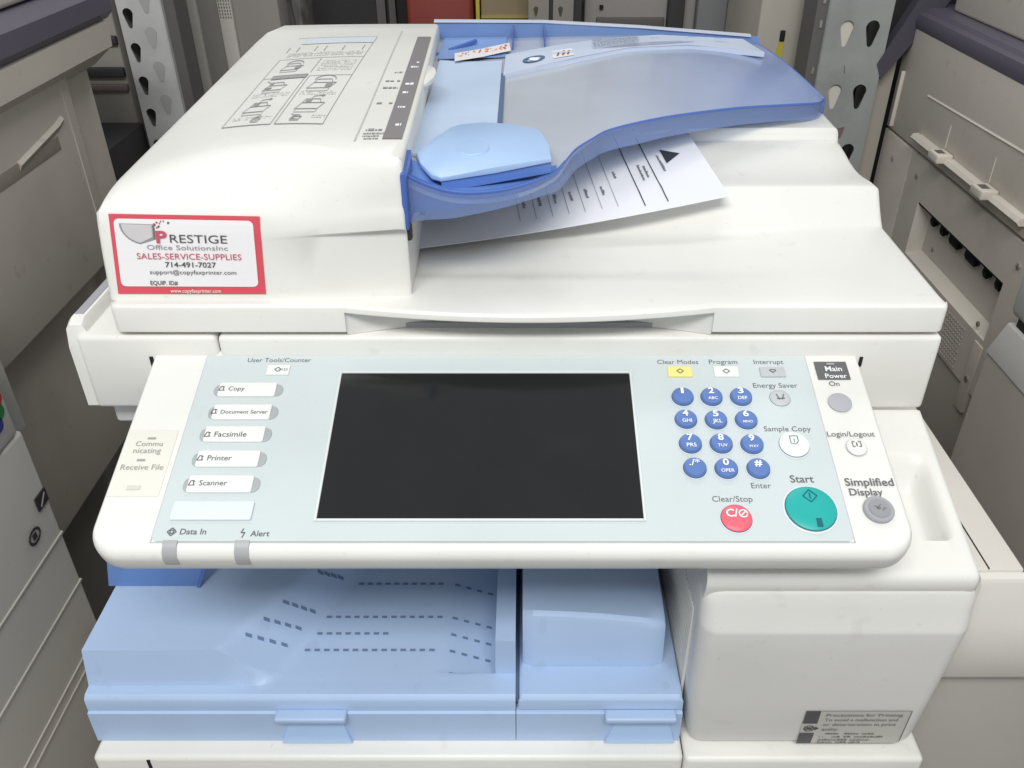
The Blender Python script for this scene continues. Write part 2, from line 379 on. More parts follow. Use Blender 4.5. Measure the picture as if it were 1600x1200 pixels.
# raised rim along the left end
loft(bm, [[(-.3075, y, .906), (-.3075, y, z - .003), (-.305, y, z), (-.2965, y, z), (-.2945, y, z - .004), (-.2945, y, .906)] for y, z in ((.4985, .956), (.502, .9685), (.508, .9715), (.8, .9715), (.81, .965))])
hous = obj('scanner_housing', bm, white, cop, OFF, 35)
bm = BM(); box(bm, -.2054, .2792, .4954, .95, .9045, .9632, .0035); obj('housing_front', bm, white, hous)
bm = BM(); box(bm, -.215, -.195, .50, .94, .908, .9595); obj('seam', bm, dark_m, hous)
bm = BM(); box(bm, -.3045, -.2985, .512, .78, .9708, .9722, .0004); obj('side_slot', bm, grey_m, hous)
bm = BM(); box(bm, -.27, .275, .508, .93, .9625, .967); obj('shadow_gap', bm, grey_m, hous)
bm = BM(); box(bm, -.297, .10, .508, .9, .884, .906, .003); obj('underside', bm, greyw, hous)

for x in (-.2535, .2262):
    bm = BM(); box(bm, x, x + .0022, .4946, .4970, .9405, .9478); obj('panel_gap', bm, dark_m, hous)
# ------------ document tray
RIM = [(-.0775, .5205, 1.068, 1.033), (-.0645, .5205, 1.061, 1.036), (-.0484, .5195, 1.056, 1.0372), (-.0324, .5215, 1.054, 1.0395), (-.0124, .5325, 1.052, 1.040), (.0042, .5482, 1.051, 1.0392), (.0185, .567, 1.050, 1.0365), (.0243, .579, 1.050, 1.0352),
       (.0298, .597, 1.05, 1.0345), (.0375, .6205, 1.05, 1.0345), (.050, .643, 1.05, 1.0345), (.0646, .6658, 1.05, 1.0335), (.0919, .6879, 1.05, 1.0325), (.1261, .7111, 1.049, 1.0325), (.1794, .7392, 1.047, 1.0318), (.2299, .7638, 1.043, 1.0288), (.2571, .7791, 1.040, 1.0248), (.2675, .7885, 1.0388, 1.0225), (.2735, .801, 1.038, 1.0215)]
def smooth_rim(n):
    out = []
    R = [RIM[0]] + RIM + [RIM[-1]]
    for i in range(1, len(R) - 2):
        for k in range(n):
            t = k / n; p0, p1, p2, p3 = R[i - 1], R[i], R[i + 1], R[i + 2]
            out.append(tuple(.5 * (2 * b + (c - a) * t + (2 * a - 5 * b + 4 * c - d) * t * t + (3 * b - a - 3 * c + d) * t ** 3) for a, b, c, d in zip(p0, p1, p2, p3)))
    return out + [RIM[-1]]
RS = smooth_rim(4)
def tray_yf(x): return lerp_tab([(p[0], p[1]) for p in RS], x)
def tray_zf(x): return lerp_tab([(p[0], p[2]) for p in RS], x)
def tray_xb(x): return x - .030 * max(0, (x - .1) / .1735) - .016 * max(0, min(1, (-.06 - x) / .0175))      # tray narrows to the back
def tray_z(x, v):
    zb = 1.060 + .004 * ss(-.1, .1, x) - .008 * ss(.16, .27, x)
    zf = tray_zf(x) - .006 * (1 - ss(.0, .06, x))
    return zf + (zb - zf) * v - .005 * (1 - ss(-.078, -.02, x)) * ss(.05, .3, v) * (1 - ss(.55, .75, v)) + .006 * math.sin(math.pi * v) * ss(.03, .12, x) * (1 - .5 * ss(.2, .27, x))
def tray_pt(x, y, d=0):
    """point on the tray floor above plan position"""
    yf = tray_yf(x); v = max(0, min(1, (y - yf) / (.948 - yf))); return (x, y, tray_z(x, v) + d)
bm = BM(); rings = []
for p in RS:
    x, yf = p[0], p[1]; ring = []
    for k in range(19):
        v = k / 18; y = yf + .0015 + (.948 - yf) * v; xx = x + (tray_xb(x) - x) * v
        ring.append((xx, y, tray_z(x, v)))
    ring += [(q[0], q[1], q[2] - .0025) for q in ring[::-1]]
    rings.append(ring)
loft(bm, rings)
nt = clearlt_m.node_tree; mixn = [n for n in nt.nodes if n.bl_idname == 'ShaderNodeMix'][0]      # matte film in the middle, bare blue plastic at the free end
tc_ = nt.nodes.new('ShaderNodeTexCoord'); sx_ = nt.nodes.new('ShaderNodeSeparateXYZ'); nt.links.new(tc_.outputs['Object'], sx_.inputs['Vector'])
mr_ = nt.nodes.new('ShaderNodeMapRange'); mr_.interpolation_type = 'SMOOTHSTEP'; mr_.inputs['From Min'].default_value = .02; mr_.inputs['From Max'].default_value = .27; nt.links.new(sx_.outputs['X'], mr_.inputs['Value'])
cm_ = nt.nodes.new('ShaderNodeMix'); cm_.data_type = 'RGBA'; cm_.inputs['A'].default_value = (.60, .635, .70, 1); cm_.inputs['B'].default_value = (.30, .38, .64, 1)
nt.links.new(mr_.outputs['Result'], cm_.inputs['Factor']); nt.links.new(cm_.outputs['Result'], mixn.inputs['A'])
tray = obj('document_tray', bm, clearlt_m, cop, OFF, 40)
bm = BM(); rings = []                                             # hanging rim of clear blue plastic
for p, q in zip(RS, RS[1:] + [None]):
    x, y, zt, zb = p
    a, b = (p, q) if q else (RS[-2], p)
    d = Vector((b[0] - a[0], b[1] - a[1], 0)).normalized(); n = Vector((d.y, -d.x, 0))
    rings.append([(x - n.x * .001, y - n.y * .001, zb), (x + n.x * .001, y + n.y * .001, zb), (x + n.x * .0022, y + n.y * .0022, zt - .003), (x + n.x * .0012, y + n.y * .0012, zt - .0004), (x - n.x * .0006, y - n.y * .0006, zt), (x - n.x * .0012, y - n.y * .0012, zt - .001)])
loft(bm, rings); obj('rim', bm, mat('clear_rim_blue', (.36, .47, .78), .08, .6, .02, trans=.70, bump=0, tint=(.83, .89, .99)), tray)
bm = BM()                                                         # bright edge line along the rim
loft(bm, [[(p[0], p[1] - .0022, p[2] - .0008), (p[0], p[1] - .0022, p[2] + .0003), (p[0], p[1] - .0004, p[2] + .0006), (p[0], p[1] - .0004, p[2] - .0006)] for p in RS]); obj('rim_edge', bm, edgeblue_m, tray)
bm = BM()                                                         # right-hand end rim
loft(bm, [[(x, y, z - .015), (x + .0025, y, z - .015), (x + .003, y, z - .002), (x + .001, y, z + .0004), (x - .001, y, z - .0005)] for x, y, z in [(.2735 + (tray_xb(.2735) - .2735) * v, .801 + (.948 - .801) * v + .0015, tray_z(.2735, v)) for v in [i / 8 for i in range(9)]]]); obj('end_rim', bm, edgeblue_m, tray)
# deep blue wall in front of the side guide
bm = BM(); loft(bm, [[(p[0], p[1] + .004, p[3] + .004), (p[0], p[1] + .004, p[2] - .001), (p[0], p[1] + .0065, p[2] - .001), (p[0], p[1] + .0065, p[3] + .004)] for p in RS[2:32]]); obj('inner_wall', bm, clear_m, tray)
# pale floor plate by the mouth, with the dark stop slot at its edge
bm = BM(); rings = []
for i in range(9):
    x = -.080 + .0585 * i / 8
    ring = [tray_pt(x, .575 + (.842 - .575 + .01 * i / 8) * k / 8, .0022) for k in range(9)]
    rings.append(ring + [(q[0], q[1], q[2] - .002) for q in ring[::-1]])
loft(bm, rings); obj('feed_plate', bm, mat('feed_plate_blue', (.50, .61, .78), .38, .4, .05, 14), tray)
bm = BM(); ring = [tray_pt(x, y, .0024) for x, y in ((-.0215, .672), (-.0175, .672), (-.0180, .808), (-.0215, .808))]
prism(bm, ring, (0, 0, -.0022)); obj('stop_slot', bm, slot_m, tray)
bm = BM(); prism(bm, [(-.0765, .5082, 1.034), (-.0765, .5092, 1.0695), (-.0765, .545, 1.0735), (-.0765, .545, 1.034)], (.0034, 0, 0), bev=.0005); obj('side_wall', bm, mat('side_wall_blue', (.09, .18, .55), .15, .55, .02, trans=.25, bump=0), tray)
# deep blue well in front of the side guide
bm = BM(); rings = []
for i in range(14):
    x = -.076 + .0985 * i / 13; yf = tray_yf(x) + .003; ye = max(yf + .004, .585 + .3 * x)
    ring = [tray_pt(x, yf + (ye - yf) * k / 4, .0008) for k in range(5)]; rings.append(ring + [(q[0], q[1], q[2] - .0006) for q in ring[::-1]])
loft(bm, rings); obj('guide_well', bm, mat('guide_well_blue', (.14, .26, .60), .25, .5, .03), tray)
# front side guide
bm = BM()
G = [(-.0735, .570, 1.0635), (-.0635, .600, 1.064), (-.0545, .624, 1.0645), (-.047, .6325, 1.0645), (-.030, .638, 1.0645), (-.012, .6355, 1.064), (.004, .629, 1.0635), (.0105, .624, 1.063), (.0135, .615, 1.063), (.0172, .590, 1.062), (.0180, .567, 1.0615), (-.020, .5475, 1.061), (-.0535, .5315, 1.0605), (-.060, .535, 1.061), (-.069, .5545, 1.062)]
prism(bm, [(x, y, z) for x, y, z in G], (0, 0, -.004), bev=.0012, seg=3)
sg = obj('side_guide', bm, bluelt_m, tray, smooth=50)
bm = BM(); W_ = [(-.0535, .5325), (-.020, .5487), (.0178, .5685), (.0178, .580), (-.02, .562), (-.056, .546)]
prism(bm, [(x, y, 1.0585) for x, y in W_], (0, 0, -.0085)); obj('guide_wall', bm, mat('guide_wall_blue', (.13, .25, .62), .3, .4, .03), tray)
bm = BM(); disc(bm, -.036, .583, .012, 1.0605, 1.0634, dome=.0004, ry=.017); obj('guide_boss', bm, bluelt_m, tray)
# rear side guide and rear wall with ribs
bm = BM()
RG = [(-.0195, .800), (-.0185, .866), (.03, .896), (.08, .917), (.137, .930), (.225, .935), (.236, .886), (.16, .884), (.10, .870), (.05, .850), (.01, .824)]
prism(bm, [tray_pt(x, y, .0042) for x, y in RG], (0, 0, -.005), bev=.0008); rg = obj('rear_guide', bm, mat('rear_guide_blue', (.60, .67, .82), .35, .4, .03), tray)
bm = BM(); prism(bm, [(-.0935, .946, 1.052), (-.0935, .946, 1.0775), (.02, .948, 1.0765), (.12, .947, 1.0715), (.245, .946, 1.0625), (.245, .946, 1.05)], (0, .003, 0)); obj('rear_wall', bm, mat('rear_wall_blue', (.22, .35, .66), .2, .5, .03, trans=.25, bump=0), tray)
bm = BM(); prism(bm, [(-.0935, .944, 1.0772), (.02, .9455, 1.0765), (.12, .945, 1.0715), (.235, .944, 1.063)] [::1] + [(.235, .9515, 1.063), (.12, .9515, 1.0715), (.02, .952, 1.0765), (-.0935, .9515, 1.0772)], (0, 0, .0018)); obj('wall_cap', bm, mat('wall_cap_pale', (.62, .66, .76), .3, .4, .02), tray)
for x in (-.012, .020):
    bm = BM(); box(bm, x - .0006, x + .0006, .898, .947, 1.058, 1.0745); obj('rib', bm, edgeblue_m, tray)
bm = BM(); prism(bm, [(-.088, .88, 1.0605), (-.05, .918, 1.0665), (-.048, .914, 1.0665), (-.086, .872, 1.0605)], (0, 0, -.003)); obj('rib', bm, edgeblue_m, tray)
bm = BM(); prism(bm, [tray_pt(x, y, .001) for x, y in ((-.083, .85), (-.0185, .868), (-.0185, .944), (-.083, .944))], (0, 0, .0012)); obj('rear_floor', bm, mat('rear_floor_blue', (.24, .37, .66), .3, .4, .06, 20), tray)
# stickers on the tray
def tl(d): return lambda x, y: tray_pt(x, y, d)
bm = BM()
A_, B_, D_, E_ = (-.0655, .835), (-.0675, .866), (-.0125, .914), (-.0135, .880)
def lb(u, v): return tray_pt(A_[0] + (E_[0] - A_[0]) * u + (B_[0] - A_[0]) * v, A_[1] + (E_[1] - A_[1]) * u + (B_[1] - A_[1]) * v, .0042)
def lb2(u, v): p = lb(u, v); return (p[0], p[1], p[2] + .0004)
rect(bm, 0, 1, 0, 1, lb, 0, 2, 1)
for u, mi in ((.1, 1), (.22, 2), (.36, 1), (.44, 3), (.56, 1), (.68, 1), (.8, 1), (.9, 3)):
    for _ in range(5): a = u + random.uniform(-.05, .05); b = random.uniform(.3, .8); rect(bm, a, a + random.uniform(.01, .04), b, b + random.uniform(.05, .2), lb2, mi)
obj('tray_label', bm, [stick_w, mat('label_orange_ink', (.75, .30, .12), .6, .2, .0, bump=0), softink_m, mat('label_red_ink', (.6, .12, .12), .6, .2, .0, bump=0)], tray, smooth=0)
bm = BM(); f5 = tl(.0052); f6 = tl(.0056)
quad(bm, ((.0265, .846), (.047, .8545), (.046, .880), (.0258, .872)), f5, 0)
for a in (.031, .036, .041): line(bm, (a, .853 + (a - .03) * .4), (a + .002, .867 + (a - .03) * .4), .0018, f6, 1)
rect(bm, .0365, .0385, .858, .872, f6, 2)
obj('arrow_label', bm, [stick_w, ink_m, MATS['label_red_ink']], tray, smooth=0)
bm = BM()
for i in range(20):
    a, b = 2 * math.pi * i / 20, 2 * math.pi * (i + 1) / 20
    quad(bm, tuple((.0085 + r * .0105 * math.cos(t) + .25 * r * .009 * math.sin(t), .846 + r * .0115 * math.sin(t) + .004 * math.cos(t)) for r, t in ((1, a), (1, b), (.62, b), (.62, a))), f5, 0)
quad(bm, tuple((.0085 + .5 * .0105 * math.cos(2 * math.pi * i / 8), .846 + .5 * .0115 * math.sin(2 * math.pi * i / 8)) for i in range(8)), f5, 1)
obj('release_ring', bm, [slot_m, whiteink_m], tray, smooth=0)
bm = BM()
for r in range(9):
    x = .066 + random.uniform(0, .002)
    y = .8755 + r * .0042
    while x < .112:
        l = random.uniform(.001, .004); quad(bm, ((x, y + (x - .066) * .28), (x + l, y + (x + l - .066) * .28), (x + l, y + .002 + (x + l - .066) * .28), (x, y + .002 + (x - .066) * .28)), f6, 0); x += l + .0014
obj('fine_print', bm, mat('print_slate', (.22, .25, .32), .6, .2, .0, bump=0), tray, smooth=0)
for x in (.128, .165, .195):
    bm = BM()
    for _ in range(5): a = x + random.uniform(-.006, .006); b = .904 + (x - .128) * .12 + random.uniform(-.003, .003); quad(bm, ((a, b), (a + .004, b), (a + .004, b + .0018), (a, b + .0018)), f6, 0)
    obj('embossed_mark', bm, mat('emboss_blue', (.33, .42, .62), .5, .3, .0, bump=0), tray, smooth=0)
bm = BM()
for dx in (0, .004): quad(bm, ((.2255 + dx, .934), (.2265 + dx, .934), (.2375 + dx, .888), (.2365 + dx, .888)), f6, 0)
obj('guide_line', bm, ink_m, tray, smooth=0)

# ------------ control panel (local frame: x right, y up the slope, z out of the panel)
TP = math.radians(17.6); CT = math.cos(TP)
PO = Vector((0, .4956, .94838))
def P(X, Y): return (X, (Y - .4956) / CT)
bm = BM(); rings = []
PX0, PX1, PV0, PV1 = -.2515, .2255, -.1492, .006
rad = .0080
for k in range(8):
    a = math.pi / 2 * k / 7; ins = rad * (1 - math.sin(a)); w = -rad * (1 - math.cos(a))
    ins = rad * (1 - math.sin(a)); w = -(rad - rad * math.cos(a))
    rings.append([(x, y, w) for x, y in rrect(PX0 + ins * .45, PX1 - ins * .45, PV0 + ins, PV1, max(.004, .019 - ins), 8, (1, 1, 0, 0))])
for k, (ins, w) in enumerate(((0, -.0135), (.0005, -.0170), (.0018, -.0202), (.0045, -.0224), (.010, -.0232))):
    rings.append([(x, y, w) for x, y in rrect(PX0 + ins, PX1 - ins, PV0 + ins, PV1, max(.004, .019 - ins), 8, (1, 1, 0, 0))])
loft(bm, rings)
pan = obj('control_panel', bm, white2, cop, (PO.x, PO.y - .65, PO.z), 35); pan.rotation_euler = (TP, 0, 0)
def flat(d): return lambda x, y: (x, y, d)
bm = BM(); prism(bm, [(x, y, .0) for x, y in rrect(-.2136, .1882, -.1410, -.0002, .004, 4, (1, 1, 0, 0))], (0, 0, .0007)); obj('overlay_film', bm, overlay_m, pan)
bm = BM(); line(bm, (-.2139, -.1417), (-.2139, -.0005), .0008, flat(.0003)); line(bm, (.1886, -.1417), (.1886, -.0005), .0008, flat(.0003)); line(bm, (-.2139, -.1414), (.1886, -.1414), .0006, flat(.0003)); obj('film_edge', bm, lgrey_m, pan, smooth=0)
# screen
y0, y1 = (.3750 - .4956) / CT, (.4801 - .4956) / CT
fr = mat('screen_frame_pale', (.70, .74, .73), .4)
for a, b, c, d in ((-.1226, -.1210, y0 - .0016, y1 + .0016), (.0691, .0707, y0 - .0016, y1 + .0016), (-.1210, .0691, y0 - .0016, y0), (-.1210, .0691, y1, y1 + .0016)):
    bm = BM(); box(bm, a, b, c, d, .0004, .0019, .0004, 2); obj('screen_frame', bm, fr, pan)
bm = BM(); prism(bm, [(x, y, .0006) for x, y in rrect(-.1210, .0691, y0, y1, .0008, 2)], (0, 0, .0003)); obj('screen', bm, black_m, pan, smooth=0)
def PP(px, py):                                                    # tabulated photo readings of the flat panel -> panel coordinates (metres)
    f = 1342.; t = math.radians(33.2); c, s = math.cos(t), math.sin(t)
    d = Vector(((px - 820) / f, c - (py - 600) / f * s, -s - (py - 600) / f * c)); n = Vector((0, -math.sin(TP), CT))
    k = n.dot(PO - Vector((0, 0, 1.25))) / n.dot(d); q = Vector((0, 0, 1.25)) + d * k
    return q.x, (q.y - .4956) / CT
lett = BM(); INK = [ink_m, softink_m, mat('faint_ink', (.62, .61, .55), .6, bump=0, var=0)]
def ptext(s, xa, xb, y, mi=0, bold=.0, d=.0009):
    a = PP(xa, y); b = PP(xb, y); q = BM(); text(q, s, a[0], b[0], a[1], flat(d), mi, bold); obj('printed_word', q, INK, pan, smooth=0)
ptext('User Tools/Counter', 387, 486, 567)
ptext('Clear Modes', 1027, 1091, 570); ptext('Program', 1108, 1152, 570); ptext('Interrupt', 1178, 1224, 570)
ptext('Energy Saver', 1177, 1246, 607); ptext('Sample Copy', 1194, 1267, 675); ptext('Start', 1235, 1272, 755, bold=.012)
ptext('Enter', 1174, 1205, 764); ptext('Clear/Stop', 1113, 1176, 785); ptext('Login/Logout', 1293, 1367, 683)
ptext('Simplified', 1321, 1397, 760, bold=.012); ptext('Display', 1328, 1380, 775, bold=.012)
ptext('Data In', 281, 322, 836, bold=.012); ptext('Alert', 391, 421, 839, bold=.012)
ptext('Commu', 212, 254, 698, 1, 0); ptext('nicating', 208, 251, 709, 1, 0); ptext('Receive File', 188, 255, 735, 1, 0)
# tiny marks beside Data In and Alert
def mark(cx, cy, r, mi=0, d=.0009, k=4, w=.0007):
    for i in range(k):
        a, b = 2 * math.pi * i / k, 2 * math.pi * (i + 1) / k
        line(lett, (cx + r * math.cos(a), cy + r * math.sin(a)), (cx + r * math.cos(b), cy + r * math.sin(b)), w, flat(d), mi)
c = PP(269, 832); mark(*c, .0026); mark(*c, .0012, k=6)
c = PP(380, 834); [line(lett, (c[0] + a[0], c[1] + a[1]), (c[0] + b[0], c[1] + b[1]), .0007, flat(.0009)) for a, b in (((0, .003), (-.0011, .0002)), ((-.0011, .0002), (.0011, .0004)), ((.0011, .0004), (0, -.003)))]
for (x, y) in ((238, 686), (221, 720)): c = PP(x, y); rect(lett, c[0] - .0025, c[0] + .0025, c[1] - .0007, c[1] + .0007, flat(.0009), 1)
c = PP(209, 763); rect(lett, c[0] - .004, c[0] + .004, c[1] - .0015, c[1] + .0015, flat(.0009), 2)
bm = BM(); ys = PP(215, 776)[1]; yt = PP(250, 672)[1]
prism(bm, [(-.2515 + .0035, ys, 0), (-.2175, ys, 0), (-.2175, yt, 0), (-.2515 + .0035, yt, 0)], (0, 0, .0005)); obj('cream_label', bm, cream_m, pan, smooth=0)
# main power plate
a = PP(1270, 566); b = PP(1326, 594)
bm = BM(); rect(bm, .1935, .2150, b[1], a[1], flat(.0006), 0)
text(bm, 'Main', .1998, .2108, (a[1] + b[1]) / 2 - .0008, flat(.0010), 1, .012); text(bm, 'Power', .1985, .2128, b[1] + .0010, flat(.0010), 1, .012)
rect(bm, .2015, .2068, a[1] - .0030, a[1] - .0014, flat(.0010), 2); obj('power_plate', bm, [mat('plate_grey', (.13, .13, .13), .5), whiteink_m, grey_m], pan, smooth=0)
ptext('On', 1296, 1312, 604, 0, 0)
# function keys down the left
def rkey(name, px0, px1, py0, py1, m, h=.0016, label=None, r=.001, ends=None):
    a, b = PP(px0, (py0 + py1) / 2)[0], PP(px1, (py0 + py1) / 2)[0]; t, u = PP(px0, py0)[1], PP(px0, py1)[1]
    bm = BM(); prism(bm, [(x, y, .0004) for x, y in rrect(a, b, u, t, r, 3)], (0, 0, h), bev=.0004)
    return bm, a, b, u, t
FK = [('Copy', 335, 440, 602, 621, 358, 383, 614), ('Document Server', 326, 432, 636, 657, 346, 419, 650), ('Facsimile', 313, 422, 670, 692, 336, 386, 686), ('Printer', 301, 414, 708, 731, 325, 363, 723), ('Scanner', 287, 404, 747, 771, 312, 356, 762), ('', 270, 396, 787, 814, 0, 0, 0)]
for s, x0, x1, yt, yb, t0, t1, tb in FK:
    if s:
        bm, a, b, u, t = rkey('k', x0, x1 + 3, yt, yb, None, .0009, r=.0045)
        obj('key_well', bm, mat('well_grey', (.40, .42, .43), .45), pan)
    bm, a, b, u, t = rkey('k', x0 + 8 if s else x0, x1 - 8 if s else x1, yt - 1, yb + 1, None, .0020, r=.0012)
    if s:
        p = PP(t0, tb); q = PP(t1, tb); text(bm, s, p[0], q[0], p[1], flat(.0027), 1, .004)
        ic = (p[0] - .0042, p[1] + .0016)
        for dx, dy in ((-.002, -.0015), (.0012, -.0015)): line(bm, (ic[0] + dx, ic[1] + dy), (ic[0] + dx * .4, ic[1] + .002), .0006, flat(.0027), 1)
        line(bm, (ic[0] - .002, ic[1] - .0015), (ic[0] + .0018, ic[1] - .0013), .0006, flat(.0027), 1); line(bm, (ic[0] - .0006, ic[1] + .002), (ic[0] + .0016, ic[1] + .0012), .0006, flat(.0027), 1)
    obj('function_key', bm, [keywhite_m if s else mat('blank_key', (.70, .76, .80), .4), ink_m], pan)
# small rectangular keys
for name, x0, x1, yt, yb, m in (('counter_key', 418, 453, 573, 588, keywhite_m), ('clear_modes_key', 1043, 1081, 575, 591, yellow_m), ('program_key', 1115, 1153, 575, 591, keywhite_m), ('interrupt_key', 1187, 1226, 576, 591, lgrey_m)):
    bm, a, b, u, t = rkey(name, x0, x1, yt, yb, m, .0016, r=.0006); cxk, cyk = (a + b) / 2, (u + t) / 2
    for i in range(4):
        p, q = math.pi / 2 * i, math.pi / 2 * (i + 1)
        if name != 'interrupt_key': line(bm, (cxk + .0022 * math.cos(p), cyk + .0019 * math.sin(p)), (cxk + .0022 * math.cos(q), cyk + .0019 * math.sin(q)), .0006, flat(.0023), 1)
    if name == 'interrupt_key':
        for k in (-1, 1): line(bm, (cxk + k * .0022, cyk + .001), (cxk, cyk - .001), .0007, flat(.0023), 1)
        line(bm, (cxk - .002, cyk + .0015), (cxk + .002, cyk + .0015), .0006, flat(.0023), 1)
    if name == 'counter_key': text(bm, '/ 123', cxk + .0005, b - .0012, cyk - .001, flat(.0023), 1, 0)
    obj(name, bm, [m, ink_m], pan)
# number keys
KEYS = [('1', '', 1066, 623), ('2', 'ABC', 1111, 623), ('3', 'DEF', 1157, 623), ('4', 'GHI', 1071, 658), ('5', 'JKL', 1118, 659), ('6', 'MNO', 1165, 659), ('7', 'PRS', 1078, 696), ('8', 'TUV', 1126, 696), ('9', 'WXY', 1174, 697), ('./*', '', 1085, 734), ('0', 'OPER', 1134, 735), ('#', '', 1184, 735)]
for s, sub, px, py in KEYS:
    cxk, cyk = PP(px, py); bm = BM()
    disc(bm, cxk, cyk, .0078, .0008, .0014, dome=.0, mi=2, rim=.05, ry=.0078)
    disc(bm, cxk, cyk, .00725, .0012, .00158, dome=0, mi=3, rim=.02)
    disc(bm, cxk, cyk, .0069, .0010, .0040, dome=.0006, rim=.2)
    w = .0046 if s == '#' else .0066 if len(s) > 1 else .0018 if s == '1' else .0036
    top = .0008 if sub or s == '1' else .0001
    text(bm, s, cxk - w / 2 - .0004, cxk + w / 2 - .0004, cyk + top, flat(.0050), 1, .028 if len(s) == 1 else .008, .0046)
    if sub: text(bm, sub, cxk - .0033 * len(sub) / 3.3, cxk + .0033 * len(sub) / 3.3, cyk - .0042, flat(.0050), 1, .012)
    obj('number_key', bm, [keyblue_m, whiteink_m, mat('key_ring', (.68, .75, .80), .4), mat('key_groove', (.10, .12, .15), .7, bump=0, var=0)], pan)
# round keys
def round_key(name, px, py, r, m, h=.0028, ring=True):
    cxk, cyk = PP(px, py); bm = BM()
    if ring: disc(bm, cxk, cyk, r * 1.11, .0004, .0013, mi=2, dome=0, rim=.05)
    if ring: disc(bm, cxk, cyk, r * 1.035, .0012, .0015, mi=3, dome=0, rim=.02)
    disc(bm, cxk, cyk, r, .0006, h, dome=.0005, n=36, rim=.2); return bm, cxk, cyk, h + .0007
RINGM = MATS['key_ring']; GROOVE = MATS['key_groove']
bm, x, y, z = round_key('start', 1266, 797, .0147, teal_m, .0032)
for i in range(4):
    p, q = math.pi / 2 * i, math.pi / 2 * (i + 1); line(bm, (x + .0004 + .0042 * math.cos(p), y + .0075 + .0042 * math.sin(p)), (x + .0004 + .0042 * math.cos(q), y + .0075 + .0042 * math.sin(q)), .0007, flat(z), 1)
line(bm, (x + .0004, y + .0055), (x + .0004, y + .0095), .0008, flat(z), 1); rect(bm, x + .0008, x + .0040, y - .0132, y - .0076, flat(z), 1); obj('start_key', bm, [teal_m, dteal_m, RINGM, GROOVE], pan)
bm, x, y, z = round_key('stop', 1150, 812, .0090, red_m)
text(bm, 'C/', x - .0060, x + .0010, y + .0002, flat(z), 1, .02)
for i in range(14):
    p, q = 2 * math.pi * i / 14, 2 * math.pi * (i + 1) / 14; line(bm, (x + .0040 + .0024 * math.cos(p), y + .0022 + .0024 * math.sin(p)), (x + .0040 + .0024 * math.cos(q), y + .0022 + .0024 * math.sin(q)), .0008, flat(z), 1)
line(bm, (x + .0028, y + .0010), (x + .0052, y + .0034), .0008, flat(z), 1); obj('stop_key', bm, [red_m, whiteink_m, RINGM, GROOVE], pan)
bm, x, y, z = round_key('energy', 1218, 624, .0066, lgrey_m, .0022)
for k in (-1, 1): line(bm, (x + k * .0008, y - .0022), (x + k * .0024, y + .0022), .0008, flat(z), 1)
line(bm, (x - .0026, y - .0015), (x + .0026, y - .0012), .0008, flat(z), 1); obj('energy_saver_key', bm, [lgrey_m, mat('symbol_grey', (.16, .16, .165), .6, bump=0, var=0), RINGM, GROOVE], pan)
bm, x, y, z = round_key('sample', 1240, 697, .0092, keywhite_m)
for p, q in (((-.0024, -.0002), (-.0024, .0054)), ((-.0024, .0054), (.0024, .0054)), ((.0024, .0054), (.0024, .0012)), ((.0024, .0012), (.0006, -.0008)), ((-.0024, -.0002), (.0006, -.0008)), ((0, .0005), (0, .0035))): line(bm, (x + p[0], y + p[1]), (x + q[0], y + q[1]), .0006, flat(z), 1)
obj('sample_copy_key', bm, [keywhite_m, mat('symbol_green', (.14, .26, .22), .6, bump=0, var=0), RINGM, GROOVE], pan)
bm, x, y, z = round_key('power', 1312, 630, .0076, mat('power_grey', (.42, .42, .46), .45), .0012, False); obj('power_key', bm, MATS['power_grey'], pan)
bm, x, y, z = round_key('login', 1338, 700, .0060, white2, .0016, False)
for k in (-1, 1):
    for p, q in (((k * .0026, -.0016), (k * .0026, .0022)), ((k * .0026, -.0016), (k * .001, -.0016)), ((k * .0026, .0022), (k * .001, .0022))): line(bm, (x + p[0], y + .0012 + p[1]), (x + q[0], y + .0012 + q[1]), .0006, flat(z), 1)
line(bm, (x, y - .0002), (x, y + .0026), .0008, flat(z), 1); obj('login_key', bm, [white2, ink_m], pan)
bm, x, y, z = round_key('login', 1338, 700, .0065, lgrey_m, .0009, False); obj('key_well', bm, lgrey_m, pan)
bm = BM(); cxk, cyk = PP(1372, 798); disc(bm, cxk, cyk, .0089, .0004, .0026, dome=.0002); disc(bm, cxk, cyk, .0062, .0024, .0032, dome=.0, mi=2, rim=.05)
for k in range(9): a = cxk + random.uniform(-.0035, .0025); b = cyk + random.uniform(-.002, .0018); line(bm, (a, b), (a + .0012, b + random.choice((-1, 1)) * .0012), .0006, flat(.0034), 1)
obj('simplified_display_key', bm, [grey_m, MATS['symbol_grey'], mat('key_face_grey', (.30, .30, .32), .5)], pan)
# indicator lamps wrapped over the front edge
for px in (264, 377):
    x, y = PP(px, 856); bm = BM(); pr = [(-.1405, .0004), (-.1430, -.0004), (-.1465, -.0026), (-.1484, -.0062), (-.1488, -.0100), (-.1499, -.0100), (-.1496, -.0058), (-.1474, -.0016), (-.1434, .0008), (-.1405, .0013)]
    loft(bm, [[(xx, a, b) for a, b in pr] for xx in (x - .0041, x + .0041)]); obj('indicator_lamp', bm, mat('lamp_grey', (.40, .40, .41), .35), pan)
obj('printed_symbols', lett, INK, pan, smooth=0)['kind'] = 'stuff'

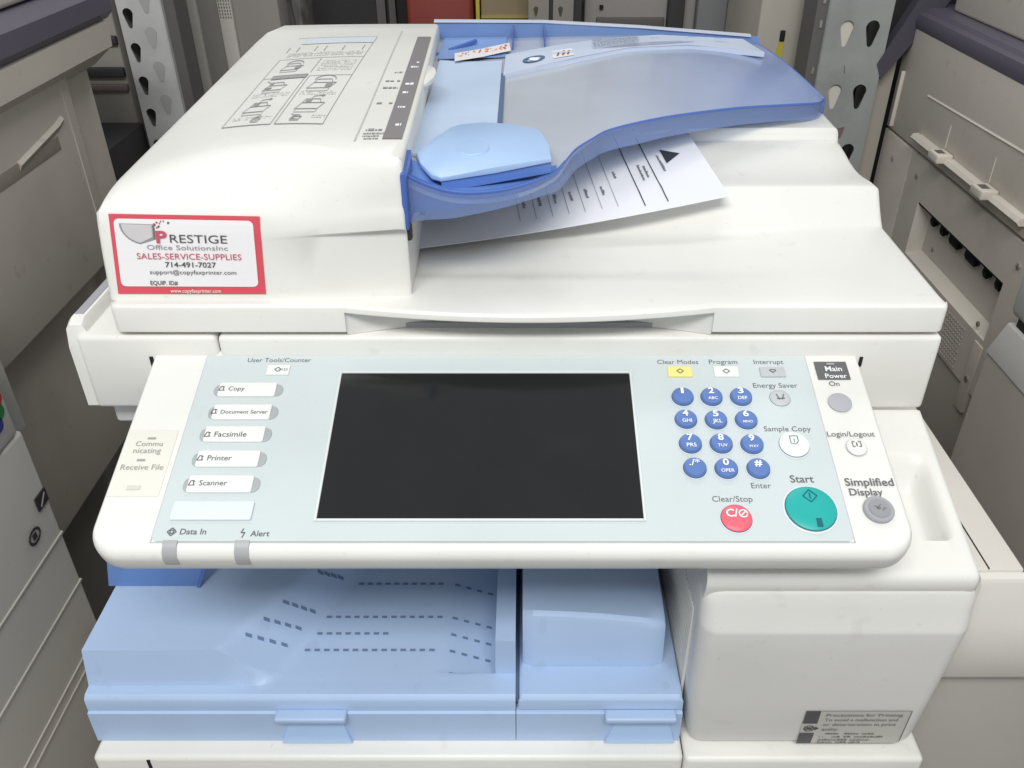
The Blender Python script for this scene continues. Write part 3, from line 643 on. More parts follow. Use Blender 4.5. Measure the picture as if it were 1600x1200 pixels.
# ------------ sloping deck of the right-hand column, with a pocket for clips
def deck_z(y): return .902 + (y - .4956) * math.tan(TP)
xsL = [.112, .16, .2, .2140, .216, .218, .220, .222, .2295, .245, .2585, .2605, .2630, .2655, .2680, .2705, .2730, .2770, .2792, .2806]
ysL = [.3800, .3830, .388, .3985, .4005, .4025, .4045, .406, .414, .43, .447, .4505, .454, .4575, .461, .4640, .475, .490, .4975]
def pocket(x, y):
    a = ss(.2140, .222, x) * (1 - ss(.2605, .2730, x)); b = ss(.3985, .4060, y) * (1 - ss(.447, .4640, y)); return a * b
bm = BM(); R = []
for x in xsL:
    e = .0032 if x > .2800 else .0008 if x > .279 else 0
    row = [(x, .3785 + e, .842), (x, .3745 + e, .8535), (x, .3745 + e, .8600 - e), (x, .3762 + e * .6, .8635 - e), ]
    row += [(x, y, deck_z(y) - .019 * pocket(x, y) - e) for y in ysL] + [(x, .4975, .842)]
    R.append(row)
loft(bm, R); col = obj('column_top', bm, white, cop, OFF, 42)
# ------------ front cover
bm = BM(); rings = []
for z, y0, x0, x1, r in ((.6945, .392, .128, .268, .012), (.6965, .3805, .120, .2755, .011), (.7005, .3745, .117, .2785, .011), (.71, .3727, .1150, .2795, .012), (.75, .3710, .1130, .2815, .012), (.80, .3688, .1120, .2840, .012), (.8190, .3680, .1115, .2850, .012), (.8208, .3681, .1114, .2852, .012), (.8224, .3686, .1113, .2853, .012), (.838, .3724, .1115, .2852, .011), (.8480, .3746, .1122, .2848, .010), (.8508, .3756, .113, .2843, .012), (.8530, .3778, .115, .283, .010)):
    rings.append([(x, y, z) for x, y in rrect(x0, x1, y0, .64, r, 7, (1, 1, 0, 0))])
loft(bm, rings); fc = obj('front_cover', bm, greyw, cop, OFF, 32)
for k in range(34):                                               # louvres on the cover's inner side
    pass
bm = BM()
for k in range(30):
    y = .393 + k * .0042; box(bm, .1108, .1128, y, y + .0018, .718, .816)
o = obj('louvre_fins', bm, white, fc); o['kind'] = 'stuff'
# caution label at the foot of the cover
def cl(d):
    return lambda u, v: (.1935 + .0725 * u, .3727 - .0017 * v - d + (.0012 * (.3 - v) if v < .3 else 0), .7000 + .0395 * v)
bm = BM(); rect(bm, 0, 1, 0, 1, cl(.0004), 0, 4, 4)
for a, b in ((0, .34), (.62, 1)): rect(bm, .0, .14, a, b, cl(.0007), 1, 1, 3)
mkf = cl(.0009)
for i in range(10):
    p, q = 2 * math.pi * i / 10, 2 * math.pi * (i + 1) / 10; line(bm, (.075 + .045 * math.cos(p), .48 + .085 * math.sin(p)), (.075 + .045 * math.cos(q), .48 + .085 * math.sin(q)), .018, mkf, 1)
rect(bm, .05, .10, .44, .52, mkf, 1); quad(bm, ((.13, .42), (.17, .48), (.13, .54)), mkf, 1)
for s, v, w in (('Precautions for Printing', .84, .93), ('To avoid a malfunction and', .70, .90), ('or deterioration in print', .56, .90), ('quality:', .42, .36)): text(bm, s, .20, w, v, mkf, 2, .0, .085)
for v, w in ((.30, .72), (.20, .82), (.10, .70), (.02, .62)): fakeprint(.20, w, v, mkf, .045, 2, .016)       # lines too small to read
for a, b in (((0.15, 0), (.96, 0)), ((1, .06), (1, 1)), ((.15, 1), (1, 1))): line(bm, a, b, .008, mkf, 2)
obj('caution_label', bm, [mat('label_greige', (.55, .535, .495), .4, .4, .02), mat('label_charcoal', (.10, .10, .105), .5), mat('label_brown_ink', (.16, .15, .135), .6, bump=0, var=0)], fc, smooth=0)

# ------------ side cover on the right
bm = BM(); box(bm, .281, .3275, .404, .93, .60, .8405, .0015)
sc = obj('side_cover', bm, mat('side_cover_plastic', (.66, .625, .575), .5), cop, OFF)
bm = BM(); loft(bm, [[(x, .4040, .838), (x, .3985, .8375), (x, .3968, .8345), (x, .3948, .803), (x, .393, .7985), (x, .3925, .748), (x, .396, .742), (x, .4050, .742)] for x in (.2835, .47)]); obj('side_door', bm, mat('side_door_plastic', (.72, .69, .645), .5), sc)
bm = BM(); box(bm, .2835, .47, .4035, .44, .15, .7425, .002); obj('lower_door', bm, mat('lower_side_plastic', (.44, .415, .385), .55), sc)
bm = BM(); box(bm, .3038, .3046, .4045, .455, .8400, .8410); obj('seam', bm, dark_m, sc)
bm = BM(); disc(bm, .2945, .411, .0030, .8400, .8412, dome=.0003, n=14); obj('screw', bm, steel_m, sc)
bm = BM(); loft(bm, [[(.2806, y, deck_z(y) - .0034), (.283, y, deck_z(y) - .012), (.283, y, .835), (.2795, y, .835)] for y in (.3765, .42, .46, .4975)]); obj('column_flank', bm, mat('flank_plastic', (.70, .67, .62), .5), sc)

# ------------ output tray
def xb(y): return -.2138 + (y - .3957) * .64
def xf(y): return -.1819 + (y - .3952) * .46
def out_z(x, y):
    a, b = xb(y), xf(y) + .004
    zf = .7412 + (y - .39) * .04
    z = zf + (.7700 - zf) * (1 - max(0, min(1, (x - a) / (b - a)))) if x < b else zf
    z -= .0115 * max(0, min(1, (x + .058) / .037)) * ss(.400, .402, y)
    if x > -.0206: z = .7412 if y < .4 else .775
    if y < .3965: z = z + (.7412 - z) * (1 - max(0, (y - .3896) / .0069))
    return z
bm = BM(); R = []
xsO = [-.307, -.3062, -.29, -.26, -.24] + [-.232 + .0036 * i for i in range(45)] + [-.066, -.06, -.054, -.048, -.042, -.036, -.03, -.0245, -.0212, -.0204, -.015, -.0065]
ysO = [.3896, .391, .393, .3955, .3965, .398, .3998, .4003, .402, .405] + [.409 + .007 * i for i in range(18)] + [.55, .6, .64]
for x in xsO:
    R.append([(x, .3935, .6962), (x, .3935, .6972), (x, .3766, .6972), (x, .3775, .7262), (x, .3795, .7268), (x, .3795, .7278), (x, .3798, .7372), (x, .3806, .7388), (x, .3830, .7408)] + [(x, y, out_z(x, y)) for y in ysO] + [(x, .64, .6962)])
loft(bm, R)
loft(bm, [[(x, .3935, .6972), (x, .3766, .6972), (x, .3775, .7262), (x, .3795, .7268), (x, .3935, .7268)] for x in (-.0060, .1108)])
ot = obj('output_tray', bm, blue_m, cop, OFF, 28)
# removable block at the right of the tray
bm = BM(); rings = []
for x, e in ((-.0045, .003), (-.0036, .001), (-.002, 0), (.108, 0), (.1098, .001), (.1106, .003)):
    rings.append([(x, .384, .7285), (x, .3795, .7288), (x, .3798, .7372), (x, .3806 + e, .7388 - e), (x, .3830 + e, .7408 - e), (x, .64, .7408 - e), (x, .64, .7285)])
loft(bm, rings)
rings = []
for i in range(15):
    x = -.0015 + .1008 * i / 14; e = .003 * (1 if i in (0, 14) else 0); t = i / 14
    zt = .7905 - .010 * t ** 1.8
    rings.append([(x, .4062 + e, .740), (x, .4095 + e, zt - .006 - e), (x, .4112 + e, zt - .002 - e), (x, .4145 + e, zt - e), (x, .428, zt - .001), (x, .434, zt + .001 - .001 * t), (x, .60, zt + .012), (x, .60, .740)])
loft(bm, rings); obj('tray_block', bm, blue_m, ot, smooth=30)
bm = BM(); box(bm, -.0066, -.0044, .381, .52, .735, .7395); obj('gap', bm, slot_m, ot)
# perforated slots in rows
bm = BM()
def slot_at(x, y, ang=0, w=.0040, h=.0011):
    c, s = math.cos(ang), math.sin(ang); pts = []
    for a, b in ((-w / 2, -h), (w / 2, -h), (w / 2, h), (-w / 2, h)):
        X_, Y_ = x + a * c - b * s, y + a * s + b * c; pts.append((X_, Y_, out_z(X_, Y_) + .0007))
    f = bm.faces.new([bm.verts.new(p) for p in pts])
    mx, my = sum(p[0] for p in pts) / 4, sum(p[1] for p in pts) / 4
    q = [(mx + (p[0] - mx) * 1.22, my - .0004 + (p[1] - my) * 1.3) for p in pts]; g = bm.faces.new([bm.verts.new((a, b, out_z(a, b) + .0003)) for a, b in q]); g.material_index = 1  # paler quad underneath paints a lit edge along the slot, giving it depth
for ya, yb, xm0, n in ((.4131, .4193, -.1590, 14), (.4277, .4341, -.1528, 8), (.4442, .4495, -.1486, 13), (.475, .4822, -.1293, 10)):
    xa, xz = xb(ya) + .004, xf(yb) - .001
    for k in range(4): t = (k + .3) / 3.7; slot_at(xa + (xz - xa) * t, ya + (yb - ya) * t, .18)
    for k in range(n): slot_at(xm0 + .0070 * k, yb)
    for k in range(4): slot_at(-.0530 + .0086 * k, yb - .0006 * k, -.06)
obj('slot_rows', bm, [mat('slot_blue', (.15, .21, .33), .7, bump=0, var=0), bluelt_m], ot, smooth=0)['kind'] = 'stuff'
# pull tabs
for x0, x1 in ((-.1745, -.1245), (.0560, .1060)):
    bm = BM(); box(bm, x0, x1, .3705, .380, .7235, .7292, .0018); obj('pull_tab', bm, blue_m, ot)
    bm = BM(); prism(bm, [(x0 + .009, .3772, .7205), (x1 - .005, .3772, .7205), (x1 + .001, .3735, .6985), (x0 + .001, .3735, .6985)], (0, .004, 0)); obj('tab_scoop', bm, bluelt_m, ot)
# clear stopper flap at the left rear of the tray
bm = BM(); prism(bm, [(-.3125, .456, .770), (-.2445, .456, .770), (-.2330, .478, .802), (-.316, .478, .802)], (0, .002, .0005), bev=.0006); obj('stopper_flap', bm, mat('stopper_blue', (.22, .38, .72), .12, .55, .03, trans=.5, bump=0, tint=(.62, .76, .98)), ot)
bm = BM(); prism(bm, [(-.2455, .4545, .7705), (-.2432, .4545, .7705), (-.2315, .4775, .803), (-.2338, .4775, .803)], (0, .0028, .0012)); obj('flap_edge', bm, edgeblue_m, ot)

# ------------ body below and behind
bm = BM(); box(bm, -.3065, .1125, .3630, .93, .10, .6966, .004); 
bd = obj('drawer_front', bm, white, cop, OFF)
bm = BM(); box(bm, .1137, .2840, .3632, .93, .10, .6945, .004); obj('lower_right_panel', bm, white, bd)
bm = BM(); box(bm, -.300, .28, .37, .92, .04, .69); obj('inner_body', bm, dark_m, bd)
bm = BM(); box(bm, -.3065, .28, .63, .94, .70, .905, .003); obj('cavity_back', bm, mat('cavity_grey', (.20, .22, .26), .6), bd)
bm = BM(); box(bm, -.268, -.2655, .36275, .38, .68, .694); obj('drawer_notch', bm, dark_m, bd)
for x in (-.26, .24):
    for y in (.42, .88):
        bm = BM(); disc(bm, x, y, .03, 0, .05, dome=0); obj('foot', bm, shade_m, bd)

# ------------------------------------------------------------ sheet of paper lying on the lid
bm = BM()
PA, PB, PC, PD = Vector((-.0806, .5790, .9890)), Vector((.1555, .6235, 1.0125)), Vector((.138, .815, 1.025)), Vector((-.098, .768, .997))
def pap(u, v, d=0):
    p = PA.lerp(PB, u).lerp(PD.lerp(PC, u), v); z = p.z - .003 * math.sin(math.pi * u) * (1 - v)
    return (p.x, p.y, max(z, lid_z(p.x, p.y) + .0012) + d)
R = []
for i in range(25):
    r = [pap(i / 24, j / 14) for j in range(15)]; R.append(r + [(a, b, c - .0003) for a, b, c in r[::-1]])
loft(bm, R); paper = obj('paper_sheet', bm, paper_m, smooth=60)
tag(paper, 'white printed paper sheet with black triangle lying askew under the blue document tray', 'paper')
bm = BM(); pf = lambda u, v: pap(u, v, .0006)
def small(u, v0, v1):                                             # print too small to read, running up the sheet
    v = v0
    while v < v1:
        l = random.uniform(.004, .012); rect(bm, u, u + random.uniform(.006, .011), v, min(v1, v + l), pf, 1); v += l + .004
for u in (.735, .81): line(bm, (u, .055), (u, .8), .0035, pf, 0, 12)
for k, u in enumerate((.335, .387, .44, .493, .545, .60, .652)):
    line(bm, (u, .105 - .002 * k), (u, .7), .0016, pf, 1, 10)
    if k < 6: small(u + .017, .215, .30)
small(.765, .28, .44); small(.783, .30, .42); small(.845, .33, .50); small(.675, .35, .42)
for k in range(8):                                                # triangle
    f0, f1 = k / 8, (k + 1) / 8
    quad(bm, ((.868 + .06 * f0, .40 + .075 * f0), (.868 + .06 * f1, .40 + .075 * f1), (.868 + .06 * f1, .55 - .075 * f1), (.868 + .06 * f0, .55 - .075 * f0)), pf, 0)
obj('print', bm, [mat('toner_black', (.04, .045, .055), .6, bump=0, var=0), mat('toner_grey', (.22, .23, .26), .6, bump=0, var=0)], paper, smooth=0)

# ============================================================ NEIGHBOURING MACHINES
# ------------ tall beige machine on the left
t = thing('beige_copier', 'tall beige copier with dark violet top band beside the perforated steel upright', 'copier', (-.8, .8, 0)); o_ = (.8, -.8, 0)
bm = BM(); box(bm, -1.1, -.52, .45, 1.006, .789, 1.02, .004); up = obj('upper_body', bm, beige_m, t, o_)
bm = BM(); loft(bm, [[(-.53, y, 1.0), (-.502, y, 1.022), (-.500, y, 1.051), (-.56, y, 1.056), (-1.1, y, 1.056), (-1.1, y, 1.0)] for y in (.45, 1.10)]); obj('top_ledge', bm, beige2_m, t, o_)
bm = BM(); loft(bm, [[(-.506, y, 1.0515), (-.497, y, 1.061), (-.50, y, 1.080), (-.512, y, 1.088), (-1.1, y, 1.09), (-1.1, y, 1.0515)] for y in (.45, 1.115)]); bd2 = obj('top_band', bm, navy_m, t, o_)
bm = BM(); box(bm, -1.1, -.53, .45, 1.08, 1.09, 1.14, .006); obj('lid', bm, beige2_m, t, o_)
bm = BM(); box(bm, -1.1, -.535, 1.006, 1.09, .74, 1.0, .003); obj('rear_panel', bm, beige_m, t, o_)
bm = BM(); box(bm, -.5215, -.519, .985, .9862, .80, 1.0); obj('panel_seam', bm, beige2_m, t, o_)
bm = BM(); box(bm, -1.1, -.556, .40, 1.03, .53, .789, .003); obj('lower_body', bm, beige_m, t, o_)
bm = BM(); box(bm, -1.1, -.62, .40, 1.0, .0, .53, .003); obj('base', bm, mat('base_dim', (.26, .245, .23), .6), t, o_)
bm = BM(); loft(bm, [[(-.522, y, z - .008), (-.519, y, z - .006), (-.516, y, z), (-.519, y, z + .003), (-.522, y, z + .004)] for y, z in ((.86, .955), (.955, .968), (.968, .972))]); obj('grip', bm, beige_m, t, o_)
bm = BM(); box(bm, -.521, -.5192, .78, .95, .943, .958, .0005); obj('grip_recess', bm, mat('beige_recess', (.31, .28, .24), .6), t, o_)
# ------------ cream machine low on the left with coloured dots
t = thing('cream_printer', 'cream colour printer with red green and blue dots and dark icons on its face', 'printer', (-.7, .3, 0)); o_ = (.7, -.3, 0)
bm = BM(); box(bm, -.95, -.40, -.1, .5525, .0, .846, .004); obj('body', bm, cream2_m, t, o_)
bm = BM(); prism(bm, [(-.955, .60, .80), (-.43, .60, .815), (-.43, .60, .99), (-.95, .60, .99)], (0, -.05, 0)); obj('rear_cover', bm, mat('cream_cover', (.46, .43, .38), .55), t, o_)
for y, z, k in ((.480, .872, 'red'), (.4805, .846, 'green'), (.4795, .827, 'blue')):
    pass
for y, z, m in ((.4955, .905, mat('dot_red', (.45, .04, .03), .5)), (.4955, .884, mat('dot_green', (.03, .20, .05), .5)), (.4955, .863, mat('dot_blue', (.05, .05, .25), .5)), (.490, .836, shade_m)): pass
bm = BM(); box(bm, -.95, -.3995, -.1, .547, .846, .93, .004); obj('upper_front', bm, cream2_m, t, o_)
for k, (dy, dz, m) in enumerate(((.5362, .8855, MATS['dot_red']), (.5335, .8755, MATS['dot_green']), (.5270, .8675, MATS['dot_blue']), (.5135, .8525, shade_m))):
    bm = BM(); r = .0062 if k < 3 else .004
    loft(bm, [[(x, dy + r * math.cos(2 * math.pi * i / 20), dz + r * 1.0 * math.sin(2 * math.pi * i / 20)) for i in range(20)] for x in (-.3995, -.3984)]); obj('colour_dot', bm, m, t, o_)
for z in (.737, .6795, .617, .604):
    bm = BM(); box(bm, -.4015, -.3988, .0, .5515, z - .0013, z + .0013, .0006); obj('drawer_edge', bm, mat('cream_edge', (.58, .54, .48), .5), t, o_)
bm = BM(); prism(bm, [(-.3985, .533, .7755), (-.3985, .5495, .7755), (-.3985, .5495, .7885), (-.3985, .533, .7885)], (-.001, 0, 0)); obj('icon', bm, shade_m, t, o_)
bm = BM(); line(bm, (.5365, .778), (.546, .786), .002, lambda y, z: (-.3980, y, z)); obj('icon_stroke', bm, beige2_m, t, o_, smooth=0)
bm = BM()
for i in range(12):
    a, b = 2 * math.pi * i / 12, 2 * math.pi * (i + 1) / 12; line(bm, (.5165 + .008 * math.cos(a), .7640 + .006 * math.sin(a)), (.5165 + .008 * math.cos(b), .7640 + .006 * math.sin(b)), .0026, lambda y, z: (-.3982, y, z))
rect(bm, .5135, .5195, .761, .767, lambda y, z: (-.3982, y, z)); obj('icon', bm, shade_m, t, o_, smooth=0)

# ------------ beige machine on the right: rear covers, hinge rail, recess with black claws
t = thing('beige_sorter', 'beige machine with hinge rail, screws and recess of black claws on its side cover', 'copier', (.85, .9, 0)); o_ = (-.85, -.9, 0)
bm = BM(); box(bm, .520, 1.1, .60, 1.238, .885, 1.0205, .002); ub = obj('upper_cover', bm, beige_m, t, o_)
bm = BM(); loft(bm, [[(.52, y, 1.0207), (.5165, y, 1.030), (.519, y, 1.039), (.528, y, 1.0405), (.531, y, 1.045), (.545, y, 1.046), (1.1, y, 1.046), (1.1, y, 1.0207)] for y in (.60, 1.241)]); obj('top_band', bm, navy_m, t, o_)
bm = BM(); box(bm, .552, 1.1, .60, 1.19, 1.046, 1.20, .004); obj('raised_top', bm, beige2_m, t, o_)
# lower cover with a real opening for the recess (four slabs round it)
RY0, RY1, RZ0, RZ1 = .842, 1.083, .757, .830
for y0, y1, z0, z1 in ((.60, RY0, .69, .8815), (RY1, 1.135, .69, .8815), (RY0, RY1, RZ1, .8815), (RY0, RY1, .69, RZ0)):
    bm = BM(); box(bm, .5205, .535, y0, y1, z0, z1); obj('lower_cover', bm, beige_m, t, o_)
bm = BM(); box(bm, .5202, .56, 1.1365, 1.238, .0, .8815, .001); obj('corner_cover', bm, beige_m, t, o_)
bm = BM(); box(bm, .5375, .6, .83, 1.10, .69, .84); obj('recess_back', bm, beige_m, t, o_)
bm = BM(); prism(bm, [(.5206, RY0, RZ0), (.538, RY0, RZ0 + .008), (.538, RY1, RZ0 + .008), (.5206, RY1, RZ0)], (0, 0, -.002)); obj('recess_sill', bm, beige2_m, t, o_)
bm = BM(); prism(bm, [(.5206, RY1, RZ0), (.538, RY1 - .010, RZ0), (.538, RY1 - .010, RZ1), (.5206, RY1, RZ1)], (0, .002, 0)); obj('recess_cheek', bm, beige2_m, t, o_)
bm = BM(); box(bm, .5215, .5385, RY0, RY1, RZ1 - .003, RZ1 - .0005); obj('recess_lintel', bm, dark_m, t, o_)
for k, (y, w) in enumerate(((1.050, .008), (1.020, .008), (.985, .022), (.938, .024), (.898, .008), (.867, .009))):
    bm = BM(); prism(bm, [(.530, y - w / 2, .829), (.5285, y - w / 2, .815), (.531, y - w / 2, .809), (.5380, y - w / 2, .812), (.5380, y - w / 2, .829)], (0, w, 0)); obj('claw', bm, dark_m, t, o_)
bm = BM(); loft(bm, [[(.520, y, .8985), (.512, y, .899), (.509, y, .9025), (.512, y, .907), (.520, y, .9075)] for y in (.835, 1.128)]); rail = obj('hinge_rail', bm, beige2_m, t, o_)
for y in (1.035, .915):
    bm = BM(); box(bm, .5, .5195, y - .014, y + .014, .901, .912, .002); obj('clip', bm, beige2_m, t, o_)
    bm = BM(); box(bm, .5035, .5125, y - .006, y + .007, .9115, .9124); obj('clip_slot', bm, mat('clip_dark', (.12, .11, .10), .6), t, o_)
    bm = BM(); box(bm, .5192, .5203, y + .013, y + .0145, .912, .940); obj('clip_notch', bm, beige2_m, t, o_)
bm = BM(); loft(bm, [[(.5202, y, z - .002), (.5185, y, z), (.5202, y, z + .002)] for y, z in ((.84, .963), (1.13, .9545))]); obj('pressed_line', bm, beige2_m, t, o_)
bm = BM(); box(bm, .5155, .521, 1.215, 1.219, .89, .965, .0008); obj('edge_strip', bm, beige2_m, t, o_)
for y, z in ((1.124, .905), (1.105, .857), (1.190, .852), (.825, .858), (.862, .768), (1.045, .7775)):
    bm = BM(); r = .0035; x = .5205 if z > .78 else .5205
    if z in (.7775,): x = .5385
    loft(bm, [[(xx, y + rr * math.cos(2 * math.pi * i / 12), z + rr * math.sin(2 * math.pi * i / 12)) for i in range(12)] for xx, rr in ((x, r), (x - .0015, r), (x - .0022, r * .6))]); obj('screw', bm, steel_m, t, o_)
# lower skirt with perforated grille and flange
bm = BM(); box(bm, .5235, 1.1, .60, 1.13, .0, .689, .002); obj('skirt', bm, mat('beige_dark', (.34, .31, .275), .6), t, o_)
gm = mat('grille_light', (.42, .40, .37), .5)
bm = BM()
for r in range(11):
    for c_ in range(9):
        y = .880 + c_ * .0058 + (.003 if r % 2 else 0); z = .695 + r * .0052
        if y < .884 + .0: continue
        prism(bm, [(.5199, y - .0014, z), (.5199, y, z - .0018), (.5199, y + .0014, z), (.5199, y, z + .0018)], (-.0008, 0, 0))
g = obj('grille', bm, gm, t, o_, smooth=0); g['kind'] = 'stuff'
bm = BM(); box(bm, .519, .56, .838, .858, .66, .75, .001); obj('flange', bm, beige_m, t, o_)
bm = BM(); loft(bm, [[(xx, .847 + .0035 * math.cos(2 * math.pi * i / 12), .703 + .0035 * math.sin(2 * math.pi * i / 12)) for i in range(12)] for xx in (.519, .5172)]); obj('screw', bm, steel_m, t, o_)

# ------------ grey machine low on the right
t = thing('grey_printer', 'grey printer with pale rounded top corner below the beige machine cover', 'printer', (.7, .4, 0)); o_ = (-.7, -.4, 0)
bm = BM(); box(bm, .425, 1.0, -.2, .679, 0, .842, .003); obj('body', bm, mat('taupe_body', (.41, .375, .345), .6), t, o_)
bm = BM(); prism(bm, [(.4235, -.2, .8425), (.4235, .6785, .8425), (.436, .6790, .872), (.436, -.2, .872)], (.4, 0, 0), bev=.0015); obj('shoulder', bm, mat('pale_shoulder', (.43, .415, .40), .5), t, o_)
bm = BM(); box(bm, .4385, 1.0, -.2, .690, .876, .93, .009, 4); obj('lid', bm, mat('cool_grey_lid', (.42, .42, .41), .5), t, o_)
bm = BM(); box(bm, .44, .99, -.19, .672, .868, .88); obj('lid_gap', bm, dark_m, t, o_)

# ------------ perforated shelf uprights (real teardrop holes)
def teardrop(cx, cz, w, h, n=8, tilt=0):
    r = w / 2; pts = []
    for i in range(n + 1): a = math.pi * i / n; pts.append((cx + r * math.cos(a), cz + h / 2 - r + r * math.sin(a)))
    for i in range(5): a = math.pi + math.pi * i / 4; pts.append((cx + r * .42 * math.cos(a), cz - h / 2 + r * .42 + r * .42 * math.sin(a)))
    return pts
def plate(name, outline, holes, y, th, m, parent, off):
    cu = bpy.data.curves.new('p', 'CURVE'); cu.dimensions = '2D'; cu.fill_mode = 'BOTH'; cu.extrude = th / 2
    for pts in [outline] + holes:
        s = cu.splines.new('POLY'); s.points.add(len(pts) - 1); s.use_cyclic_u = True
        for q, (a, b) in zip(s.points, pts): q.co = (a, b, 0, 1)
    ob = bpy.data.objects.new('p', cu); C.objects.link(ob); me = bpy.data.meshes.new_from_object(ob); bpy.data.objects.remove(ob); bpy.data.curves.remove(cu)
    me.name = name; me.transform(Matrix.Translation((0, y, 0)) @ Matrix.Rotation(math.pi / 2, 4, 'X')); me.materials.clear(); me.materials.append(m)
    o = bpy.data.objects.new(name, me); C.objects.link(o); o.parent = parent; o.location = off; return o
def upright(label, x0, x1, y, ztop, cols, zs, w, h, gm_, group=None):
    t = thing('shelf_upright', label, 'shelf upright', ((x0 + x1) / 2, y, 0), group); o_ = (-(x0 + x1) / 2, -y, 0)
    holes = [teardrop(cx, z, w, h) for cx in cols for z in zs]
    plate('face', [(x0, 0), (x1, 0), (x1, ztop), (x0, ztop)], holes, y, .002, gm_, t, o_)
    for x in (x0, x1):
        bm = BM(); box(bm, x - .001, x + .001, y + .0012, y + .07, 0, ztop); obj('flange', bm, gm_, t, o_, smooth=0)
    return t, o_
t, o_ = upright('galvanised steel shelf upright with dark teardrop holes beside tall beige copier', -.5735, -.5120, 1.3, 1.5, (-.5600, ), [.785 + .0465 * k for k in range(-4, 14)], .0145, .0275, mat('pale_galvanised', (.56, .56, .55), .5, .4, .10, 22))
for k, z in enumerate([.8 + .047 * i for i in range(0, 8)]):
    bm = BM(); pts = [(x, 1.2988, zz) for x, zz in teardrop(-.5335 + .001 * (k % 2), z + .004, .017, .029)]; prism(bm, pts, (0, -.0006, 0)); obj('knockout', bm, mat('galv_dull', (.42, .42, .415), .6, var=.08), t, o_, smooth=0)
bm = BM(); box(bm, -.568, -.515, 1.34, 1.36, 0, 1.4); obj('back_liner', bm, dark_m, t, o_)
bm = BM(); box(bm, -.5118, -.496, 1.31, 1.36, 0, 1.5); obj('side_channel', bm, mat('channel_dark', (.13, .125, .12), .6), t, o_)
t, o_ = upright('wide galvanised shelf upright with two columns of teardrop holes by the beige sorter machine', .4010, .4850, 1.215, 1.5, (.4285, .4625), [.8485 + .0825 * k for k in range(-3, 7)], .0185, .034, galv_m)
bm = BM(); box(bm, .386, .4008, 1.222, 1.28, 0, 1.5); obj('side_channel', bm, MATS['channel_dark'], t, o_)
for z in (.90, .96, 1.02, 1.05):
    bm = BM(); box(bm, .393, .3965, 1.2205, 1.2225, z, z + .009); obj('rivet', bm, steel_m, t, o_)
bm = BM()
for a, b in (((.418, .900), (.421, .893)), ((.4345, .973), (.4365, .962))): q = BM(); line(q, a, b, .0012, lambda x, z: (x, 1.2136, z)); obj('slit', q, ink_m, t, o_, smooth=0)
quad(bm, ((.426, .884), (.452, .890), (.449, .874), (.432, .868)), lambda x, z: (x, 1.2137, z)); obj('scuff', bm, mat('dull_red_print', (.20, .13, .13), .7), t, o_, smooth=0)

bm = BM(); box(bm, .4035, .4465, 1.2175, 1.28, 0, 1.4); obj('inner_strip', bm, mat('cream_strip', (.66, .62, .55), .6), t, o_)
bm = BM(); box(bm, .487, .512, 1.232, 1.29, 0, .995); obj('rear_strip', bm, mat('strip_beige', (.40, .37, .32), .6), t, o_)
bm = BM(); prism(bm, [(.478, 1.2125, .975), (.487, 1.2125, .955), (.580, 1.2125, 1.09), (.545, 1.2125, 1.12)], (0, .02, 0)); obj('diagonal_brace', bm, mat('brace_dark', (.075, .07, .09), .5), t, o_)
# ------------ things on the racks behind
def crate(name, label, cat, x0, x1, y0, y1, z0, z1, m, bev=.003, group=None, parts=None):
    t = thing(name, label, cat, ((x0 + x1) / 2, (y0 + y1) / 2, z0), group); o_ = (-(x0 + x1) / 2, -(y0 + y1) / 2, -z0)
    bm = BM(); box(bm, x0, x1, y0, y1, z0, z1, bev); obj('body', bm, m, t, o_); return t, o_
t, o_ = crate('pale_machine', 'pale cream machine standing behind the holes of the wide shelf upright', 'machine', .335, .478, 1.31, 1.7, 0, 1.4, mat('cream_far', (.44, .41, .36), .6))
bm = BM(); prism(bm, [(.342, 1.3096, .84), (.366, 1.3096, .84), (.374, 1.3096, .93), (.374, 1.3096, .985), (.368, 1.3096, .985), (.355, 1.3096, .93)], (0, -.002, 0)); obj('yellow_strap', bm, strap_m, t, o_)
bm = BM(); box(bm, .367, .374, 1.306, 1.3095, .985, 1.0, .001); obj('latch', bm, dark_m, t, o_)
t, o_ = crate('dark_cabinet', 'black cabinet seen through the dark holes of the wide upright', 'cabinet', .482, .62, 1.33, 1.7, 0, 1.4, shade_m)
t, o_ = crate('grey_machine', 'grey machine with taped seam behind the document tray', 'machine', .10, .325, 1.55, 1.9, 0, 1.4, mat('grey_far', (.30, .28, .265), .6))
bm = BM(); box(bm, .12, .235, 1.546, 1.551, .955, .975, .002); obj('ledge', bm, mat('grey_ledge', (.12, .11, .105), .6), t, o_)
bm = BM(); box(bm, .238, .265, 1.53, 1.551, .3, 1.4, .002); obj('dark_channel', bm, shade_m, t, o_)
bm = BM(); box(bm, .285, .335, 1.525, 1.552, .3, 1.4, .004); obj('pillar', bm, mat('pillar_grey', (.19, .195, .20), .6), t, o_)
bm = BM(); box(bm, .125, .131, 1.545, 1.551, .988, .994); obj('bolt', bm, dark_m, t, o_)
for x, lb_ in ((.022, 'narrow grey rack post with dark hole right against the brown carton'), (.062, 'narrow grey rack post with dark hole beside the taped grey machine')):
    t = thing('rack_post', lb_, 'rack post', (x, 1.5, 0), 'narrow rack posts behind the tray'); o_ = (-x, -1.5, 0)
    plate('face', [(x - .016, 0), (x + .017, 0), (x + .017, 1.4), (x - .016, 1.4)], [teardrop(x - .004, .992 + .06 * k, .008, .016) for k in range(-3, 3)], 1.5, .002, mat('post_grey', (.27, .25, .23), .6), t, o_)
    bm = BM(); box(bm, x + .018, x + .030, 1.5, 1.56, 0, 1.4); obj('flange', bm, shade_m, t, o_)
